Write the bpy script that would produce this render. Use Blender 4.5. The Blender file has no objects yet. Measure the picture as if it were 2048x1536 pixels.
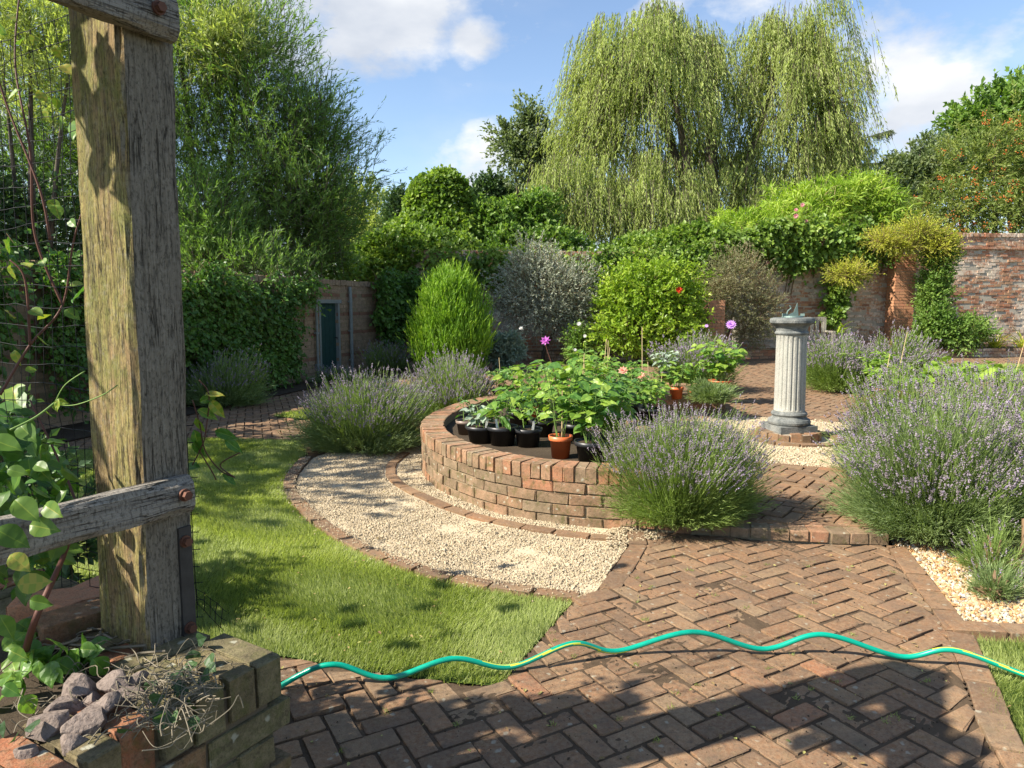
import bpy, math, random
import numpy as np
from mathutils import Vector, Matrix
random.seed(7)
rng = np.random.default_rng(11)
SC = bpy.context.scene
COL = SC.collection
# ------------------------------------------------------------ camera, sky, sun, exposure
F_PX, HOR, CAM_H = 1420.0, 608.0, 1.45
PITCH = math.atan((768 - HOR) / F_PX)
cam = bpy.data.cameras.new('camera'); cam_o = bpy.data.objects.new('camera', cam); COL.objects.link(cam_o)
cam.sensor_width = 36.0; cam.lens = 36.0 * F_PX / 2048
cam.clip_start = 0.05; cam.clip_end = 2000
cam_o.location = (0, 0, CAM_H); cam_o.rotation_euler = (math.pi / 2 - PITCH, 0, 0)
SC.camera = cam_o
SUN_EL = math.radians(41)
SUN_DIR = Vector((-0.94 * math.cos(SUN_EL), -0.341 * math.cos(SUN_EL), math.sin(SUN_EL))).normalized()
sun = bpy.data.lights.new('sun', 'SUN'); sun.energy = 5.0; sun.angle = math.radians(0.55); sun.color = (1.0, 0.92, 0.79)
sun_o = bpy.data.objects.new('sun', sun); COL.objects.link(sun_o)
sun_o.rotation_euler = (-SUN_DIR).to_track_quat('-Z', 'Y').to_euler(); sun_o.location = (0, 0, 20)
SC.view_settings.view_transform = 'Standard'; SC.view_settings.look = 'None'
SC.view_settings.exposure = 1.2; SC.view_settings.gamma = 1; SC.view_settings.use_curve_mapping = False

def pxdir(px, py):
    a = (px - 1024) / F_PX; b = -(py - 768) / F_PX
    return Vector((a, math.cos(PITCH) + b * math.sin(PITCH), -math.sin(PITCH) + b * math.cos(PITCH)))
def G(px, py, z=0.0):
    d = pxdir(px, py); t = (z - CAM_H) / d.z
    return Vector((d.x * t, d.y * t, z))
def at(px, py, Y):
    d = pxdir(px, py); t = Y / d.y
    return Vector((d.x * t, Y, CAM_H + d.z * t))
def mpp(Y):            # metres per photo pixel at depth Y
    return Y / F_PX

W = bpy.data.worlds.new('World'); SC.world = W; W.use_nodes = True
nt = W.node_tree; nt.nodes.clear()
def wn(t, **k):
    n = nt.nodes.new(t)
    for a, b in k.items(): setattr(n, a, b)
    return n
wout = wn('ShaderNodeOutputWorld'); bg = wn('ShaderNodeBackground')
sky = wn('ShaderNodeTexSky', sky_type='NISHITA', sun_disc=False, sun_elevation=SUN_EL,
         sun_rotation=math.atan2(SUN_DIR.x, SUN_DIR.y), air_density=1.0, dust_density=0.35, ozone_density=2.2)
tc = wn('ShaderNodeTexCoord')
def wmath(op, a, b=None, clamp=False):
    n = wn('ShaderNodeMath', operation=op); n.use_clamp = clamp
    for i, v in enumerate((a, b)):
        if v is None: continue
        if isinstance(v, (int, float)): n.inputs[i].default_value = v
        else: nt.links.new(v, n.inputs[i])
    return n.outputs[0]
noi = wn('ShaderNodeTexNoise'); noi.inputs['Scale'].default_value = 7; noi.inputs['Detail'].default_value = 9; noi.inputs['Roughness'].default_value = 0.58
mp = wn('ShaderNodeMapping'); mp.inputs['Scale'].default_value = (1, 1, 1.7)
nt.links.new(tc.outputs['Generated'], mp.inputs[0]); nt.links.new(mp.outputs[0], noi.inputs[0])
noi2 = wn('ShaderNodeTexNoise'); noi2.inputs['Scale'].default_value = 4.2; noi2.inputs['Detail'].default_value = 7
mp2 = wn('ShaderNodeMapping'); mp2.inputs['Location'].default_value = (3.1, 0.4, 1.25); mp2.inputs['Scale'].default_value = (1, 1, 2.2)
nt.links.new(tc.outputs['Generated'], mp2.inputs[0]); nt.links.new(mp2.outputs[0], noi2.inputs[0])
mask = None
# cloud banks: direction of the centre, width of the bank
for (px, py, rad, amp) in [(420, -40, .22, .5), (640, -60, .2, .9), (740, 60, .13, 1.0), (820, 20, .1, .8), (935, 85, .045, .75), (890, 330, .045, .8), (975, 330, .065, 1.0), (1060, 330, .07, .8),
                           (1740, 110, .075, .9), (1850, 165, .10, .95), (1790, 240, .09, .85), (1950, 150, .05, .6), (1330, 10, .05, .5), (720, 250, .05, .55), (690, 350, .06, .7), (1500, 60, .1, .5),
                           (-300, 100, .3, .8), (2700, 200, .2, .7), (-900, 0, .4, .9), (3100, -300, .4, .9)]:
    d = pxdir(px, py).normalized()
    dt = wn('ShaderNodeVectorMath', operation='DISTANCE'); nt.links.new(tc.outputs['Generated'], dt.inputs[0]); dt.inputs[1].default_value = d
    q = wmath('MULTIPLY', dt.outputs['Value'], 1 / rad)
    q = wmath('SUBTRACT', 1.35, q, True); q = wmath('MULTIPLY', q, amp)
    mask = q if mask is None else wmath('MAXIMUM', mask, q)
dens = wmath('ADD', mask, wmath('MULTIPLY', wmath('SUBTRACT', noi.outputs[0], .5), 3.2))
dens = wmath('MULTIPLY', wmath('SUBTRACT', dens, .52), 1.7, True)
thin = wmath('MULTIPLY', wmath('SUBTRACT', noi2.outputs[0], .47), 1.3, True)
dens = wmath('MAXIMUM', dens, wmath('MULTIPLY', thin, .55))
cr = wn('ShaderNodeValToRGB'); cr.color_ramp.elements[0].position = .36; cr.color_ramp.elements[0].color = (2.9, 3.15, 3.6, 1)
cr.color_ramp.elements[1].position = .62; cr.color_ramp.elements[1].color = (4.8, 4.85, 4.9, 1)
nt.links.new(noi2.outputs[0], cr.inputs[0])
mx = wn('ShaderNodeMix', data_type='RGBA'); nt.links.new(dens, mx.inputs[0])
boost = wn('ShaderNodeMix', data_type='RGBA', blend_type='MULTIPLY'); boost.inputs[0].default_value = 1; boost.inputs[7].default_value = (1.03, .99, .97, 1)
nt.links.new(sky.outputs[0], boost.inputs[6])
nt.links.new(boost.outputs[2], mx.inputs[6]); nt.links.new(cr.outputs[0], mx.inputs[7])
nt.links.new(mx.outputs[2], bg.inputs[0]); bg.inputs[1].default_value = 0.10
nt.links.new(bg.outputs[0], wout.inputs[0])

# ------------------------------------------------------------ mesh builder
class MB:
    def __init__(s): s.V = []; s.Q = []; s.T = []; s.tq = []; s.tt = []; s.mq = []; s.mt = []; s.n = 0
    def add(s, V, F4=None, F3=None, t4=0.5, t3=0.5, mat=0):
        V = np.asarray(V, dtype=np.float32).reshape(-1, 3); s.V.append(V)
        if F4 is not None and len(F4):
            F4 = np.asarray(F4, dtype=np.int64); s.Q.append(F4 + s.n)
            s.tq.append(np.broadcast_to(np.asarray(t4, dtype=np.float32), (len(F4),)).copy()); s.mq.append(np.full(len(F4), mat, dtype=np.int32))
        if F3 is not None and len(F3):
            F3 = np.asarray(F3, dtype=np.int64); s.T.append(F3 + s.n)
            s.tt.append(np.broadcast_to(np.asarray(t3, dtype=np.float32), (len(F3),)).copy()); s.mt.append(np.full(len(F3), mat, dtype=np.int32))
        s.n += len(V)
    def inst(s, TV, P, R, S, tint=0.5, T4=None, T3=None, mat=0):
        """template TV (k,3) put at P (n,3) with frames R (n,3,3; columns = local axes) and scales S (n,3)"""
        P = np.asarray(P, dtype=np.float64); n = len(P)
        if n == 0: return
        TV = np.asarray(TV, dtype=np.float64); k = len(TV)
        S = np.broadcast_to(np.asarray(S, dtype=np.float64).reshape(-1, 3) if np.ndim(S) > 1 else np.asarray(S, dtype=np.float64).reshape(-1, 1), (n, 3))
        L = TV[None, :, :] * S[:, None, :]
        V = np.einsum('nij,nkj->nki', R, L) + P[:, None, :]
        tint = np.broadcast_to(np.asarray(tint, dtype=np.float32), (n,))
        off = (np.arange(n) * k)[:, None, None]
        F4 = (np.asarray(T4)[None] + off).reshape(-1, 4) if T4 is not None else None
        F3 = (np.asarray(T3)[None] + off).reshape(-1, 3) if T3 is not None else None
        t4_ = np.repeat(tint, len(T4)) if T4 is not None else 0
        if T4 is LF: t4_ = np.clip(t4_ + np.tile(LTA, n), 0, 1)
        s.add(V.reshape(-1, 3), F4, F3, t4_, np.repeat(tint, len(T3)) if T3 is not None else 0, mat)
    def build(s, name, mats, parent=None, smooth=False, loc=None):
        me = bpy.data.meshes.new(name)
        V = np.concatenate(s.V)
        o = bpy.data.objects.new(name, me); COL.objects.link(o)
        if parent is not None:
            o.parent = parent; q = parent
            while q is not None: V = V - np.array(q.location, dtype=np.float32); q = q.parent
        elif loc is not None:
            V = V - np.array(loc, dtype=np.float32); o.location = loc
        nq = sum(len(q) for q in s.Q); n3 = sum(len(q) for q in s.T)
        li = []; tot = []; tint = []; mi = []
        if nq: li.append(np.concatenate(s.Q).ravel()); tot.append(np.full(nq, 4)); tint += s.tq; mi += s.mq
        if n3: li.append(np.concatenate(s.T).ravel()); tot.append(np.full(n3, 3)); tint += s.tt; mi += s.mt
        li = np.concatenate(li).astype(np.int32); tot = np.concatenate(tot).astype(np.int32)
        st = np.concatenate([[0], np.cumsum(tot)[:-1]]).astype(np.int32)
        me.vertices.add(len(V)); me.vertices.foreach_set('co', V.astype(np.float32).ravel())
        me.loops.add(len(li)); me.loops.foreach_set('vertex_index', li)
        me.polygons.add(len(tot)); me.polygons.foreach_set('loop_start', st); me.polygons.foreach_set('loop_total', tot)
        me.polygons.foreach_set('material_index', np.concatenate(mi).astype(np.int32))
        me.polygons.foreach_set('use_smooth', np.full(len(tot), smooth))
        me.update(calc_edges=True)
        at_ = me.attributes.new('tint', 'FLOAT', 'FACE'); at_.data.foreach_set('value', np.concatenate(tint).astype(np.float32))
        for m in (mats if isinstance(mats, (list, tuple)) else [mats]): me.materials.append(m)
        return o
def tag(o, label=None, cat=None, group=None, kind=None):
    if label: o['label'] = label
    if cat: o['category'] = cat
    if group: o['group'] = group
    if kind: o['kind'] = kind
    return o
def thing(name, label, cat, loc, group=None):
    o = bpy.data.objects.new(name, None); COL.objects.link(o); o.location = loc; o.empty_display_size = .1
    return tag(o, label, cat, group)

def nrm(v):
    v = np.asarray(v, dtype=np.float64); return v / np.maximum(np.linalg.norm(v, axis=-1, keepdims=True), 1e-9)
def frames(d, up=None):
    """local Y along d, local Z near up"""
    d = nrm(d); n = len(d)
    if up is None: up = rng.normal(size=(n, 3))
    up = np.broadcast_to(up, (n, 3))
    x = np.cross(d, up); bad = np.linalg.norm(x, axis=1) < 1e-4; x[bad] = np.cross(d[bad], [1, .3, .2]); x = nrm(x)
    z = np.cross(x, d)
    return np.stack([x, d, z], axis=2)
def rsph(n):
    return nrm(rng.normal(size=(n, 3)))
def inpoly(P, poly):
    poly = np.asarray([(p[0], p[1]) for p in poly]); x, y = P[:, 0], P[:, 1]; c = np.zeros(len(P), bool)
    j = len(poly) - 1
    for i in range(len(poly)):
        xi, yi = poly[i]; xj, yj = poly[j]
        m = ((yi > y) != (yj > y)) & (x < (xj - xi) * (y - yi) / (yj - yi + 1e-12) + xi); c ^= m; j = i
    return c
def catmull(P, n=10, closed=False):
    P = [np.asarray(p, float) for p in P]; out = []
    for i in range(len(P) - 1):
        p0 = P[max(i - 1, 0)]; p1 = P[i]; p2 = P[i + 1]; p3 = P[min(i + 2, len(P) - 1)]
        for k in range(n):
            t = k / n; out.append(.5 * ((2 * p1) + (p2 - p0) * t + (2 * p0 - 5 * p1 + 4 * p2 - p3) * t * t + (3 * p1 - p0 - 3 * p2 + p3) * t ** 3))
    out.append(P[-1]); return np.array(out)
# templates
BOXV = np.array([(x, y, z) for z in (0, 1) for y in (0, 1) for x in (0, 1)], float)
BOXF = [(0, 2, 3, 1), (4, 5, 7, 6), (0, 1, 5, 4), (1, 3, 7, 5), (3, 2, 6, 7), (2, 0, 4, 6)]
RHV = np.array([(0, 0, 0), (.5, .42, .08), (0, 1, -.06), (-.5, .42, .08)]); RHF = [(0, 1, 2, 3)]          # small leaf
LV = []; LF = []
for i, (t, w) in enumerate([(0, .03), (.08, .22), (.2, .40), (.36, .5), (.55, .46), (.74, .30), (.89, .13), (1, .012)]):
    dr = -.26 * t * t + .03 * math.sin(t * 9)
    for j, f in enumerate((-1, -.5, -.05, .05, .5, 1)): LV.append((w * f, t, dr + w * (.30 * abs(f) - .12 * f * f) + .025 * math.sin(t * 17 + j * 2.1) * abs(f)))
for i in range(7):
    for j in range(5): a = i * 6 + j; LF.append((a, a + 1, a + 7, a + 6))
LTA = np.array([(.30 if j == 2 else (.05 if (i + (j > 2)) % 2 else -.05)) for i in range(7) for j in range(5)])
LV = np.array(LV)                                                                                       # broad curved leaf
STV = []; STF = []
for i in range(5):
    t = i / 4; w = .5 * (1 - t) ** .6 + .02; STV += [(-w, t, -.28 * t ** 2), (w, t, -.28 * t ** 2)]
for i in range(4): a = 2 * i; STF.append((a, a + 1, a + 3, a + 2))
STV = np.array(STV)                                                                                     # strap leaf
OCV = np.array([(1, 0, 0), (-1, 0, 0), (0, 1, 0), (0, -1, 0), (0, 0, 1), (0, 0, -1)], float) * .5
OCF = [(0, 2, 4), (2, 1, 4), (1, 3, 4), (3, 0, 4), (2, 0, 5), (1, 2, 5), (3, 1, 5), (0, 3, 5)]
PBV = np.array([(math.cos(a) * r, math.sin(a) * r, z) for (r, z, o) in ((.5, 0, 0), (.36, .34, .5)) for a in [(k + o) * 2 * math.pi / 5 for k in range(5)]] + [(0, 0, .44)])
PBF4 = [(k, (k + 1) % 5, 5 + (k + 1) % 5, 5 + k) for k in range(5)]; PBF3 = [(5 + k, 5 + (k + 1) % 5, 10) for k in range(5)]
ICO = None
def tube(mb, pts, rad, sides=8, tint=.5, mat=0, cap=True, stripe=None):
    pts = np.asarray(pts, float); n = len(pts); rad = np.broadcast_to(np.asarray(rad, float), (n,))
    T = np.gradient(pts, axis=0); T = nrm(T)
    up = np.array([0, 0, 1.]) if abs(T[0][2]) < .9 else np.array([1., 0, 0])
    xs = []; x = nrm(np.cross(T[0], up))
    for i in range(n):
        x = nrm(x - T[i] * np.dot(x, T[i])); xs.append(x)
    X = np.array(xs); Y = np.cross(T, X)
    a = np.linspace(0, 2 * math.pi, sides, endpoint=False)
    V = pts[:, None, :] + rad[:, None, None] * (np.cos(a)[None, :, None] * X[:, None, :] + np.sin(a)[None, :, None] * Y[:, None, :])
    F = []; tt = []
    for i in range(n - 1):
        for k in range(sides):
            k2 = (k + 1) % sides; F.append((i * sides + k, i * sides + k2, (i + 1) * sides + k2, (i + 1) * sides + k))
            tt.append(stripe(i, k) if stripe else (tint if np.isscalar(tint) else tint[i]))
    V = V.reshape(-1, 3); F3 = []
    if cap:
        V = np.vstack([V, pts[0], pts[-1]])
        for k in range(sides):
            k2 = (k + 1) % sides; F3 += [(k2, k, n * sides), ((n - 1) * sides + k, (n - 1) * sides + k2, n * sides + 1)]
    mb.add(V, F, F3, tt, tint if np.isscalar(tint) else .5, mat)
def lathe(mb, prof, loc=(0, 0, 0), seg=32, tint=.5, mat=0, radfn=None):
    V = []; F = []
    for i, (r, z) in enumerate(prof):
        for k in range(seg):
            a = 2 * math.pi * k / seg; rr = radfn(r, z, a) if radfn else r
            V.append((loc[0] + rr * math.cos(a), loc[1] + rr * math.sin(a), loc[2] + z))
    for i in range(len(prof) - 1):
        for k in range(seg):
            k2 = (k + 1) % seg; F.append((i * seg + k, i * seg + k2, (i + 1) * seg + k2, (i + 1) * seg + k))
    mb.add(V, F, None, tint, mat=mat)
def box(mb, c, size, ang=0.0, tint=.5, mat=0, tilt=None):
    R = Matrix.Rotation(ang, 3, 'Z')
    if tilt: R = R @ tilt
    V = (BOXV - .5) * np.array(size); V = V @ np.array(R).T + np.array(c)
    mb.add(V, BOXF, None, tint, mat=mat)
def sheet(name, poly, z, mat, kind='structure', label=None, cat=None):
    me = bpy.data.meshes.new(name); me.from_pydata([(p[0], p[1], z) for p in poly], [], [list(range(len(poly)))])
    me.materials.append(mat); me.update()
    if me.polygons[0].normal.z < 0: me.flip_normals()
    o = bpy.data.objects.new(name, me); COL.objects.link(o)
    return tag(o, label, cat, kind=kind)

# rounded box brick: 3-ring profile in each axis gives softened, slightly worn edges
def make_round_box(c=.05):
    g = [-.5, -.5 + c, .5 - c, .5]
    pts = {}; V = []; F = []
    def vid(i, j, k):
        key = (i, j, k)
        if key not in pts:
            p = np.array([g[i], g[j], g[k]], float)
            ext = (i in (0, 3)) + (j in (0, 3)) + (k in (0, 3))
            if ext >= 2:
                for a, ii in enumerate((i, j, k)):
                    if ii in (0, 3): p[a] *= (1 - c * (.75 if ext == 2 else 1.1))
            pts[key] = len(V); V.append(p)
        return pts[key]
    for ax in range(3):
        for side in (0, 3):
            for a in range(3):
                for b in range(3):
                    q = []
                    for (da, db) in ((0, 0), (1, 0), (1, 1), (0, 1)):
                        ijk = [0, 0, 0]; ijk[ax] = side; ijk[(ax + 1) % 3] = a + da; ijk[(ax + 2) % 3] = b + db
                        q.append(vid(*ijk))
                    F.append(tuple(q if side == 3 else q[::-1]))
    return np.array(V), F
RBV, RBF = make_round_box(.042)
SBV, SBF = (BOXV - .5), BOXF

def put_bricks(mb, C, ang, size, tint, rounded=True, jit=0.002, tiltj=.01, mat=0, worn=.0019):
    """C (n,3) centres, ang (n,), size (n,3)"""
    C = np.asarray(C, float); n = len(C); ang = np.asarray(ang, float) + rng.normal(0, tiltj, n)
    tx = rng.normal(0, tiltj * .8, n); ty = rng.normal(0, tiltj * .8, n)
    ca, sa = np.cos(ang), np.sin(ang)
    R = np.zeros((n, 3, 3)); R[:, 0, 0] = ca; R[:, 1, 0] = sa; R[:, 0, 1] = -sa; R[:, 1, 1] = ca; R[:, 2, 2] = 1; R[:, 2, 0] = tx; R[:, 2, 1] = ty
    size = np.broadcast_to(np.asarray(size, float), (n, 3)) * (1 + rng.normal(0, .012, (n, 3)))
    C = C + rng.normal(0, jit, (n, 3))
    if rounded:
        mb.inst(RBV, C, R, size, tint, T4=RBF, mat=mat); V_ = mb.V[-1]; V_ += rng.normal(0, worn, V_.shape).astype(np.float32) * np.array([1, 1, .35], dtype=np.float32)
    else: mb.inst(SBV, C, R, size, tint, T4=SBF, mat=mat)

class Path:
    def __init__(s, P): s.P = np.asarray([(p[0], p[1]) for p in P], float); d = np.linalg.norm(np.diff(s.P, axis=0), axis=1); s.c = np.concatenate([[0], np.cumsum(d)]); s.L = s.c[-1]
    def at(s, t):
        t = np.clip(t, 0, s.L); x = np.interp(t, s.c, s.P[:, 0]); y = np.interp(t, s.c, s.P[:, 1])
        e = .03; x1 = np.interp(t - e, s.c, s.P[:, 0]); y1 = np.interp(t - e, s.c, s.P[:, 1]); x2 = np.interp(t + e, s.c, s.P[:, 0]); y2 = np.interp(t + e, s.c, s.P[:, 1])
        return x, y, np.arctan2(y2 - y1, x2 - x1)
def course(mb, path, off, z, bl, bh, bd, stagger=0, gap=.01, tintf=None, rounded=True, jit=.002, s0=0, s1=None, tiltj=.008, skip=0):
    """bricks of length bl along the path, depth bd across it (outer face at +off to the right of travel), centre height z"""
    s1 = path.L if s1 is None else s1
    t = np.arange(s0 - stagger + bl / 2, s1 + bl / 2, bl + gap)
    t = t[(t > s0) & (t < s1)]
    if skip: t = t[rng.random(len(t)) > skip]
    x, y, a = path.at(t); nx, ny = np.sin(a), -np.cos(a)
    C = np.stack([x + nx * (off - bd / 2), y + ny * (off - bd / 2), np.full(len(t), z)], 1)
    ti = rng.random(len(t)) if tintf is None else tintf(t, z)
    put_bricks(mb, C, a, (bl, bd, bh), ti, rounded, jit, tiltj)
def wall_core(mb, path, off, z0, z1, bd, n=None):
    """mortar body behind the brick faces"""
    n = n or max(2, int(path.L / .25)); t = np.linspace(0, path.L, n); x, y, a = path.at(t); nx, ny = np.sin(a), -np.cos(a)
    V = []
    for k in range(n):
        for (o, z) in ((off - .005, z0), (off - .005, z1), (off - bd + .008, z1), (off - bd + .008, z0)): V.append((x[k] + nx[k] * o, y[k] + ny[k] * o, z))
    F = []
    for k in range(n - 1):
        for q in range(4): F.append((k * 4 + q, (k + 1) * 4 + q, (k + 1) * 4 + (q + 1) % 4, k * 4 + (q + 1) % 4))
    F += [(0, 1, 2, 3), tuple((n - 1) * 4 + q for q in (3, 2, 1, 0))]
    mb.add(V, F, None, .5)

# ------------------------------------------------------------ materials
def mat(name):
    m = bpy.data.materials.new(name); m.use_nodes = True; m.node_tree.nodes.clear()
    return m, m.node_tree
class N:
    def __init__(s, name): s.m, s.t = mat(name); s.out = s.n('ShaderNodeOutputMaterial')
    def n(s, ty, **k):
        x = s.t.nodes.new(ty)
        for a, b in k.items(): setattr(x, a, b)
        return x
    def l(s, a, b): s.t.links.new(a, b)
    def attr(s, name='tint'):
        return s.n('ShaderNodeAttribute', attribute_name=name).outputs['Fac']
    def coord(s, scale=(1, 1, 1), loc=(0, 0, 0), rot=(0, 0, 0), kind='Object'):
        c = s.n('ShaderNodeTexCoord'); pre = None
        if rot != (0, 0, 0):
            pre = s.n('ShaderNodeMapping'); pre.inputs['Rotation'].default_value = rot; s.l(c.outputs[kind], pre.inputs[0])
        mp = s.n('ShaderNodeMapping'); mp.inputs['Scale'].default_value = scale; mp.inputs['Location'].default_value = loc; 
        s.l(pre.outputs[0] if pre else c.outputs[kind], mp.inputs[0]); return mp.outputs[0]
    def noise(s, vec, scale, detail=4, rough=.55, dist=0):
        x = s.n('ShaderNodeTexNoise'); x.inputs['Scale'].default_value = scale; x.inputs['Detail'].default_value = detail; x.inputs['Roughness'].default_value = rough; x.inputs['Distortion'].default_value = dist
        s.l(vec, x.inputs[0]); return x.outputs[0]
    def voro(s, vec, scale, feature='F1', out='Distance'):
        x = s.n('ShaderNodeTexVoronoi', feature=feature); x.inputs['Scale'].default_value = scale; s.l(vec, x.inputs[0]); return x.outputs[out]
    def ramp(s, fac, stops):
        r = s.n('ShaderNodeValToRGB'); el = r.color_ramp.elements
        while len(el) < len(stops): el.new(.5)
        for e, (p, c) in zip(el, stops): e.position = p; e.color = (*c, 1) if not np.isscalar(c) else (c, c, c, 1)
        s.l(fac, r.inputs[0]); return r.outputs[0]
    def mix(s, fac, a, b, mode='MIX'):
        x = s.n('ShaderNodeMix', data_type='RGBA', blend_type=mode)
        for i, v in ((0, fac), (6, a), (7, b)):
            if isinstance(v, (int, float)): x.inputs[i].default_value = v
            elif isinstance(v, tuple): x.inputs[i].default_value = (*v, 1)
            else: s.l(v, x.inputs[i])
        return x.outputs[2]
    def math(s, op, a, b=0, clamp=False):
        x = s.n('ShaderNodeMath', operation=op); x.use_clamp = clamp
        for i, v in ((0, a), (1, b)):
            if isinstance(v, (int, float)): x.inputs[i].default_value = v
            else: s.l(v, x.inputs[i])
        return x.outputs[0]
    def bump(s, h, strength=.5, dist=.01, nrm=None):
        b = s.n('ShaderNodeBump'); b.inputs['Strength'].default_value = strength; b.inputs['Distance'].default_value = dist; s.l(h, b.inputs['Height'])
        if nrm is not None: s.l(nrm, b.inputs['Normal'])
        return b.outputs[0]
    def pbr(s, col, rough=.8, spec=.3, normal=None, metal=0, sheen=0):
        p = s.n('ShaderNodeBsdfPrincipled'); p.inputs['Specular IOR Level'].default_value = spec; p.inputs['Metallic'].default_value = metal
        if isinstance(col, tuple): p.inputs['Base Color'].default_value = (*col, 1)
        else: s.l(col, p.inputs['Base Color'])
        if isinstance(rough, (int, float)): p.inputs['Roughness'].default_value = rough
        else: s.l(rough, p.inputs['Roughness'])
        if normal is not None: s.l(normal, p.inputs['Normal'])
        s.l(p.outputs[0], s.out.inputs[0]); return p

def leaf_mat(name, stops, trans=.35, rough=.5, spec=.35, tcol=None):
    b = N(name); t = b.attr()
    c = b.ramp(t, stops)
    c2 = b.noise(b.coord(), 1.3, 2); c = b.mix(b.math('MULTIPLY', b.math('SUBTRACT', c2, .5), .8, True), c, stops[-1][1])
    p = b.pbr(c, rough, spec)
    tr = b.n('ShaderNodeBsdfTranslucent'); tc_ = b.mix(1.0, c, tcol or (1.5, 1.6, .7), 'MULTIPLY'); b.l(tc_, tr.inputs[0])
    mx_ = b.n('ShaderNodeMixShader'); mx_.inputs[0].default_value = trans; b.l(p.outputs[0], mx_.inputs[1]); b.l(tr.outputs[0], mx_.inputs[2]); b.l(mx_.outputs[0], b.out.inputs[0])
    return b.m
def plain(name, col, rough=.7, spec=.3, metal=0, var=.25, scale=12):
    b = N(name); n = b.noise(b.coord(), scale, 5); c = b.mix(n, tuple(x * (1 - var) for x in col), tuple(min(1, x * (1 + var)) for x in col))
    b.pbr(c, rough, spec, b.bump(n, .25, .004), metal); return b.m
def brick_mat(name, stops, dirt=(.09, .07, .05), dirt_amt=.5, lichen=.15, moss=.2, bumpd=.004, white=0, scale=1, rough=.9):
    b = N(name); v = b.coord(); t = b.attr()
    c = b.ramp(t, stops)
    n1 = b.noise(v, 60 * scale, 6, .7); n2 = b.noise(v, 9 * scale, 5, .6); n3 = b.noise(v, 2.3, 4); n4 = b.noise(v, 220 * scale, 2)
    c = b.mix(b.ramp(n1, [(.40, 0.0), (.62, .6)]), c, b.mix(.6, c, (.34, .265, .17)))
    c = b.mix(b.ramp(b.noise(v, 38, 5, .75), [(.34, .65), (.47, 0.0)]), c, tuple(x * .8 for x in dirt))
    c = b.mix(b.ramp(n4, [(.35, .35), (.5, 0.0)]), c, (.05, .04, .03))
    c = b.mix(b.math('MULTIPLY', b.ramp(n2, [(.42, 0.0), (.7, 1.0)]), dirt_amt), c, dirt)
    if moss: c = b.mix(b.math('MULTIPLY', b.ramp(b.noise(v, 17, 6, .7), [(.52, 0.0), (.66, 1.0)]), moss), c, (.075, .085, .02))
    if white: c = b.mix(b.math('MULTIPLY', b.ramp(b.math('ADD', b.math('MULTIPLY', b.noise(v, 1.1, 5), .7), b.math('MULTIPLY', b.noise(v, 14, 6, .75), .55)), [(.60, 0.0), (.72, 1.0)]), white), c, (.68, .59, .47))
    if lichen: c = b.mix(b.math('MULTIPLY', b.ramp(b.voro(b.mix(.04, v, b.noise(v, 30)), 16), [(.10, 1.0), (.17, 0.0)]), lichen), c, (.42, .42, .33))
    c = b.mix(.35, c, b.mix(n3, (.8, .8, .8), (1.2, 1.15, 1.1)), 'MULTIPLY')
    h = b.math('ADD', b.math('MULTIPLY', n1, .6), b.math('ADD', n2, b.math('MULTIPLY', n4, .3)))
    b.pbr(c, rough, .2, b.bump(h, .7, bumpd)); return b.m
M = {}
M['path_brick'] = brick_mat('path_brick', [(0, (.155, .088, .050)), (.35, (.22, .118, .062)), (.6, (.25, .145, .078)), (.85, (.22, .145, .085)), (.985, (.27, .135, .07)), (1, (.31, .135, .068))], (.12, .09, .065), .6, .4, .12, .005)
M['planter_brick'] = brick_mat('planter_brick', [(0, (.17, .11, .07)), (.2, (.24, .17, .11)), (.4, (.30, .17, .10)), (.55, (.27, .20, .13)), (.7, (.38, .16, .085)), (.85, (.34, .21, .13)), (1, (.42, .17, .085))], (.11, .085, .05), .75, .55, .6, .007)
M['left_planter_brick'] = brick_mat('left_planter_brick', [(0, (.12, .115, .055)), (.4, (.17, .15, .075)), (.7, (.19, .12, .06)), (.85, (.27, .12, .06)), (1, (.33, .12, .06))], (.06, .05, .03), .75, .6, .5, .009)
M['wall_brick'] = brick_mat('wall_brick', [(0, (.30, .13, .08)), (.35, (.48, .19, .10)), (.6, (.55, .29, .15)), (.8, (.44, .25, .15)), (1, (.58, .19, .09))], (.15, .11, .08), .4, 0, .1, .006, white=.85)
M['pale_brick'] = brick_mat('pale_brick', [(0, (.28, .19, .13)), (.5, (.36, .25, .17)), (.88, (.34, .24, .16)), (.9, (.22, .09, .06)), (1, (.24, .10, .07))], (.12, .09, .06), .5, 0, .2, .005)
M['orange_brick'] = brick_mat('orange_brick', [(0, (.46, .20, .10)), (.5, (.52, .25, .13)), (1, (.50, .20, .11))], (.25, .16, .10), .35, 0, 0, .004)
def mortar(name, a, c):
    b = N(name); v = b.coord(); n = b.noise(v, 40, 6, .7); n2 = b.noise(v, 5, 4); cc = b.mix(n2, a, c); b.pbr(cc, .95, .1, b.bump(n, .9, .008)); return b.m
M['mortar'] = mortar('mortar', (.34, .29, .22), (.48, .43, .35))
M['mortar_dark'] = mortar('mortar_dark', (.075, .062, .042), (.16, .13, .09))
M['mortar_tan'] = mortar('mortar_tan', (.15, .115, .07), (.30, .24, .155))
M['joint_soil'] = mortar('joint_soil', (.055, .038, .024), (.12, .085, .055))
M['soil'] = mortar('soil', (.035, .026, .018), (.085, .065, .045))
M['gravel_base'] = mortar('gravel_base', (.40, .33, .22), (.55, .47, .33))
b = N('ground'); n = b.noise(b.coord(), .6, 6); n2 = b.noise(b.coord(), 30, 5)
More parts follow.
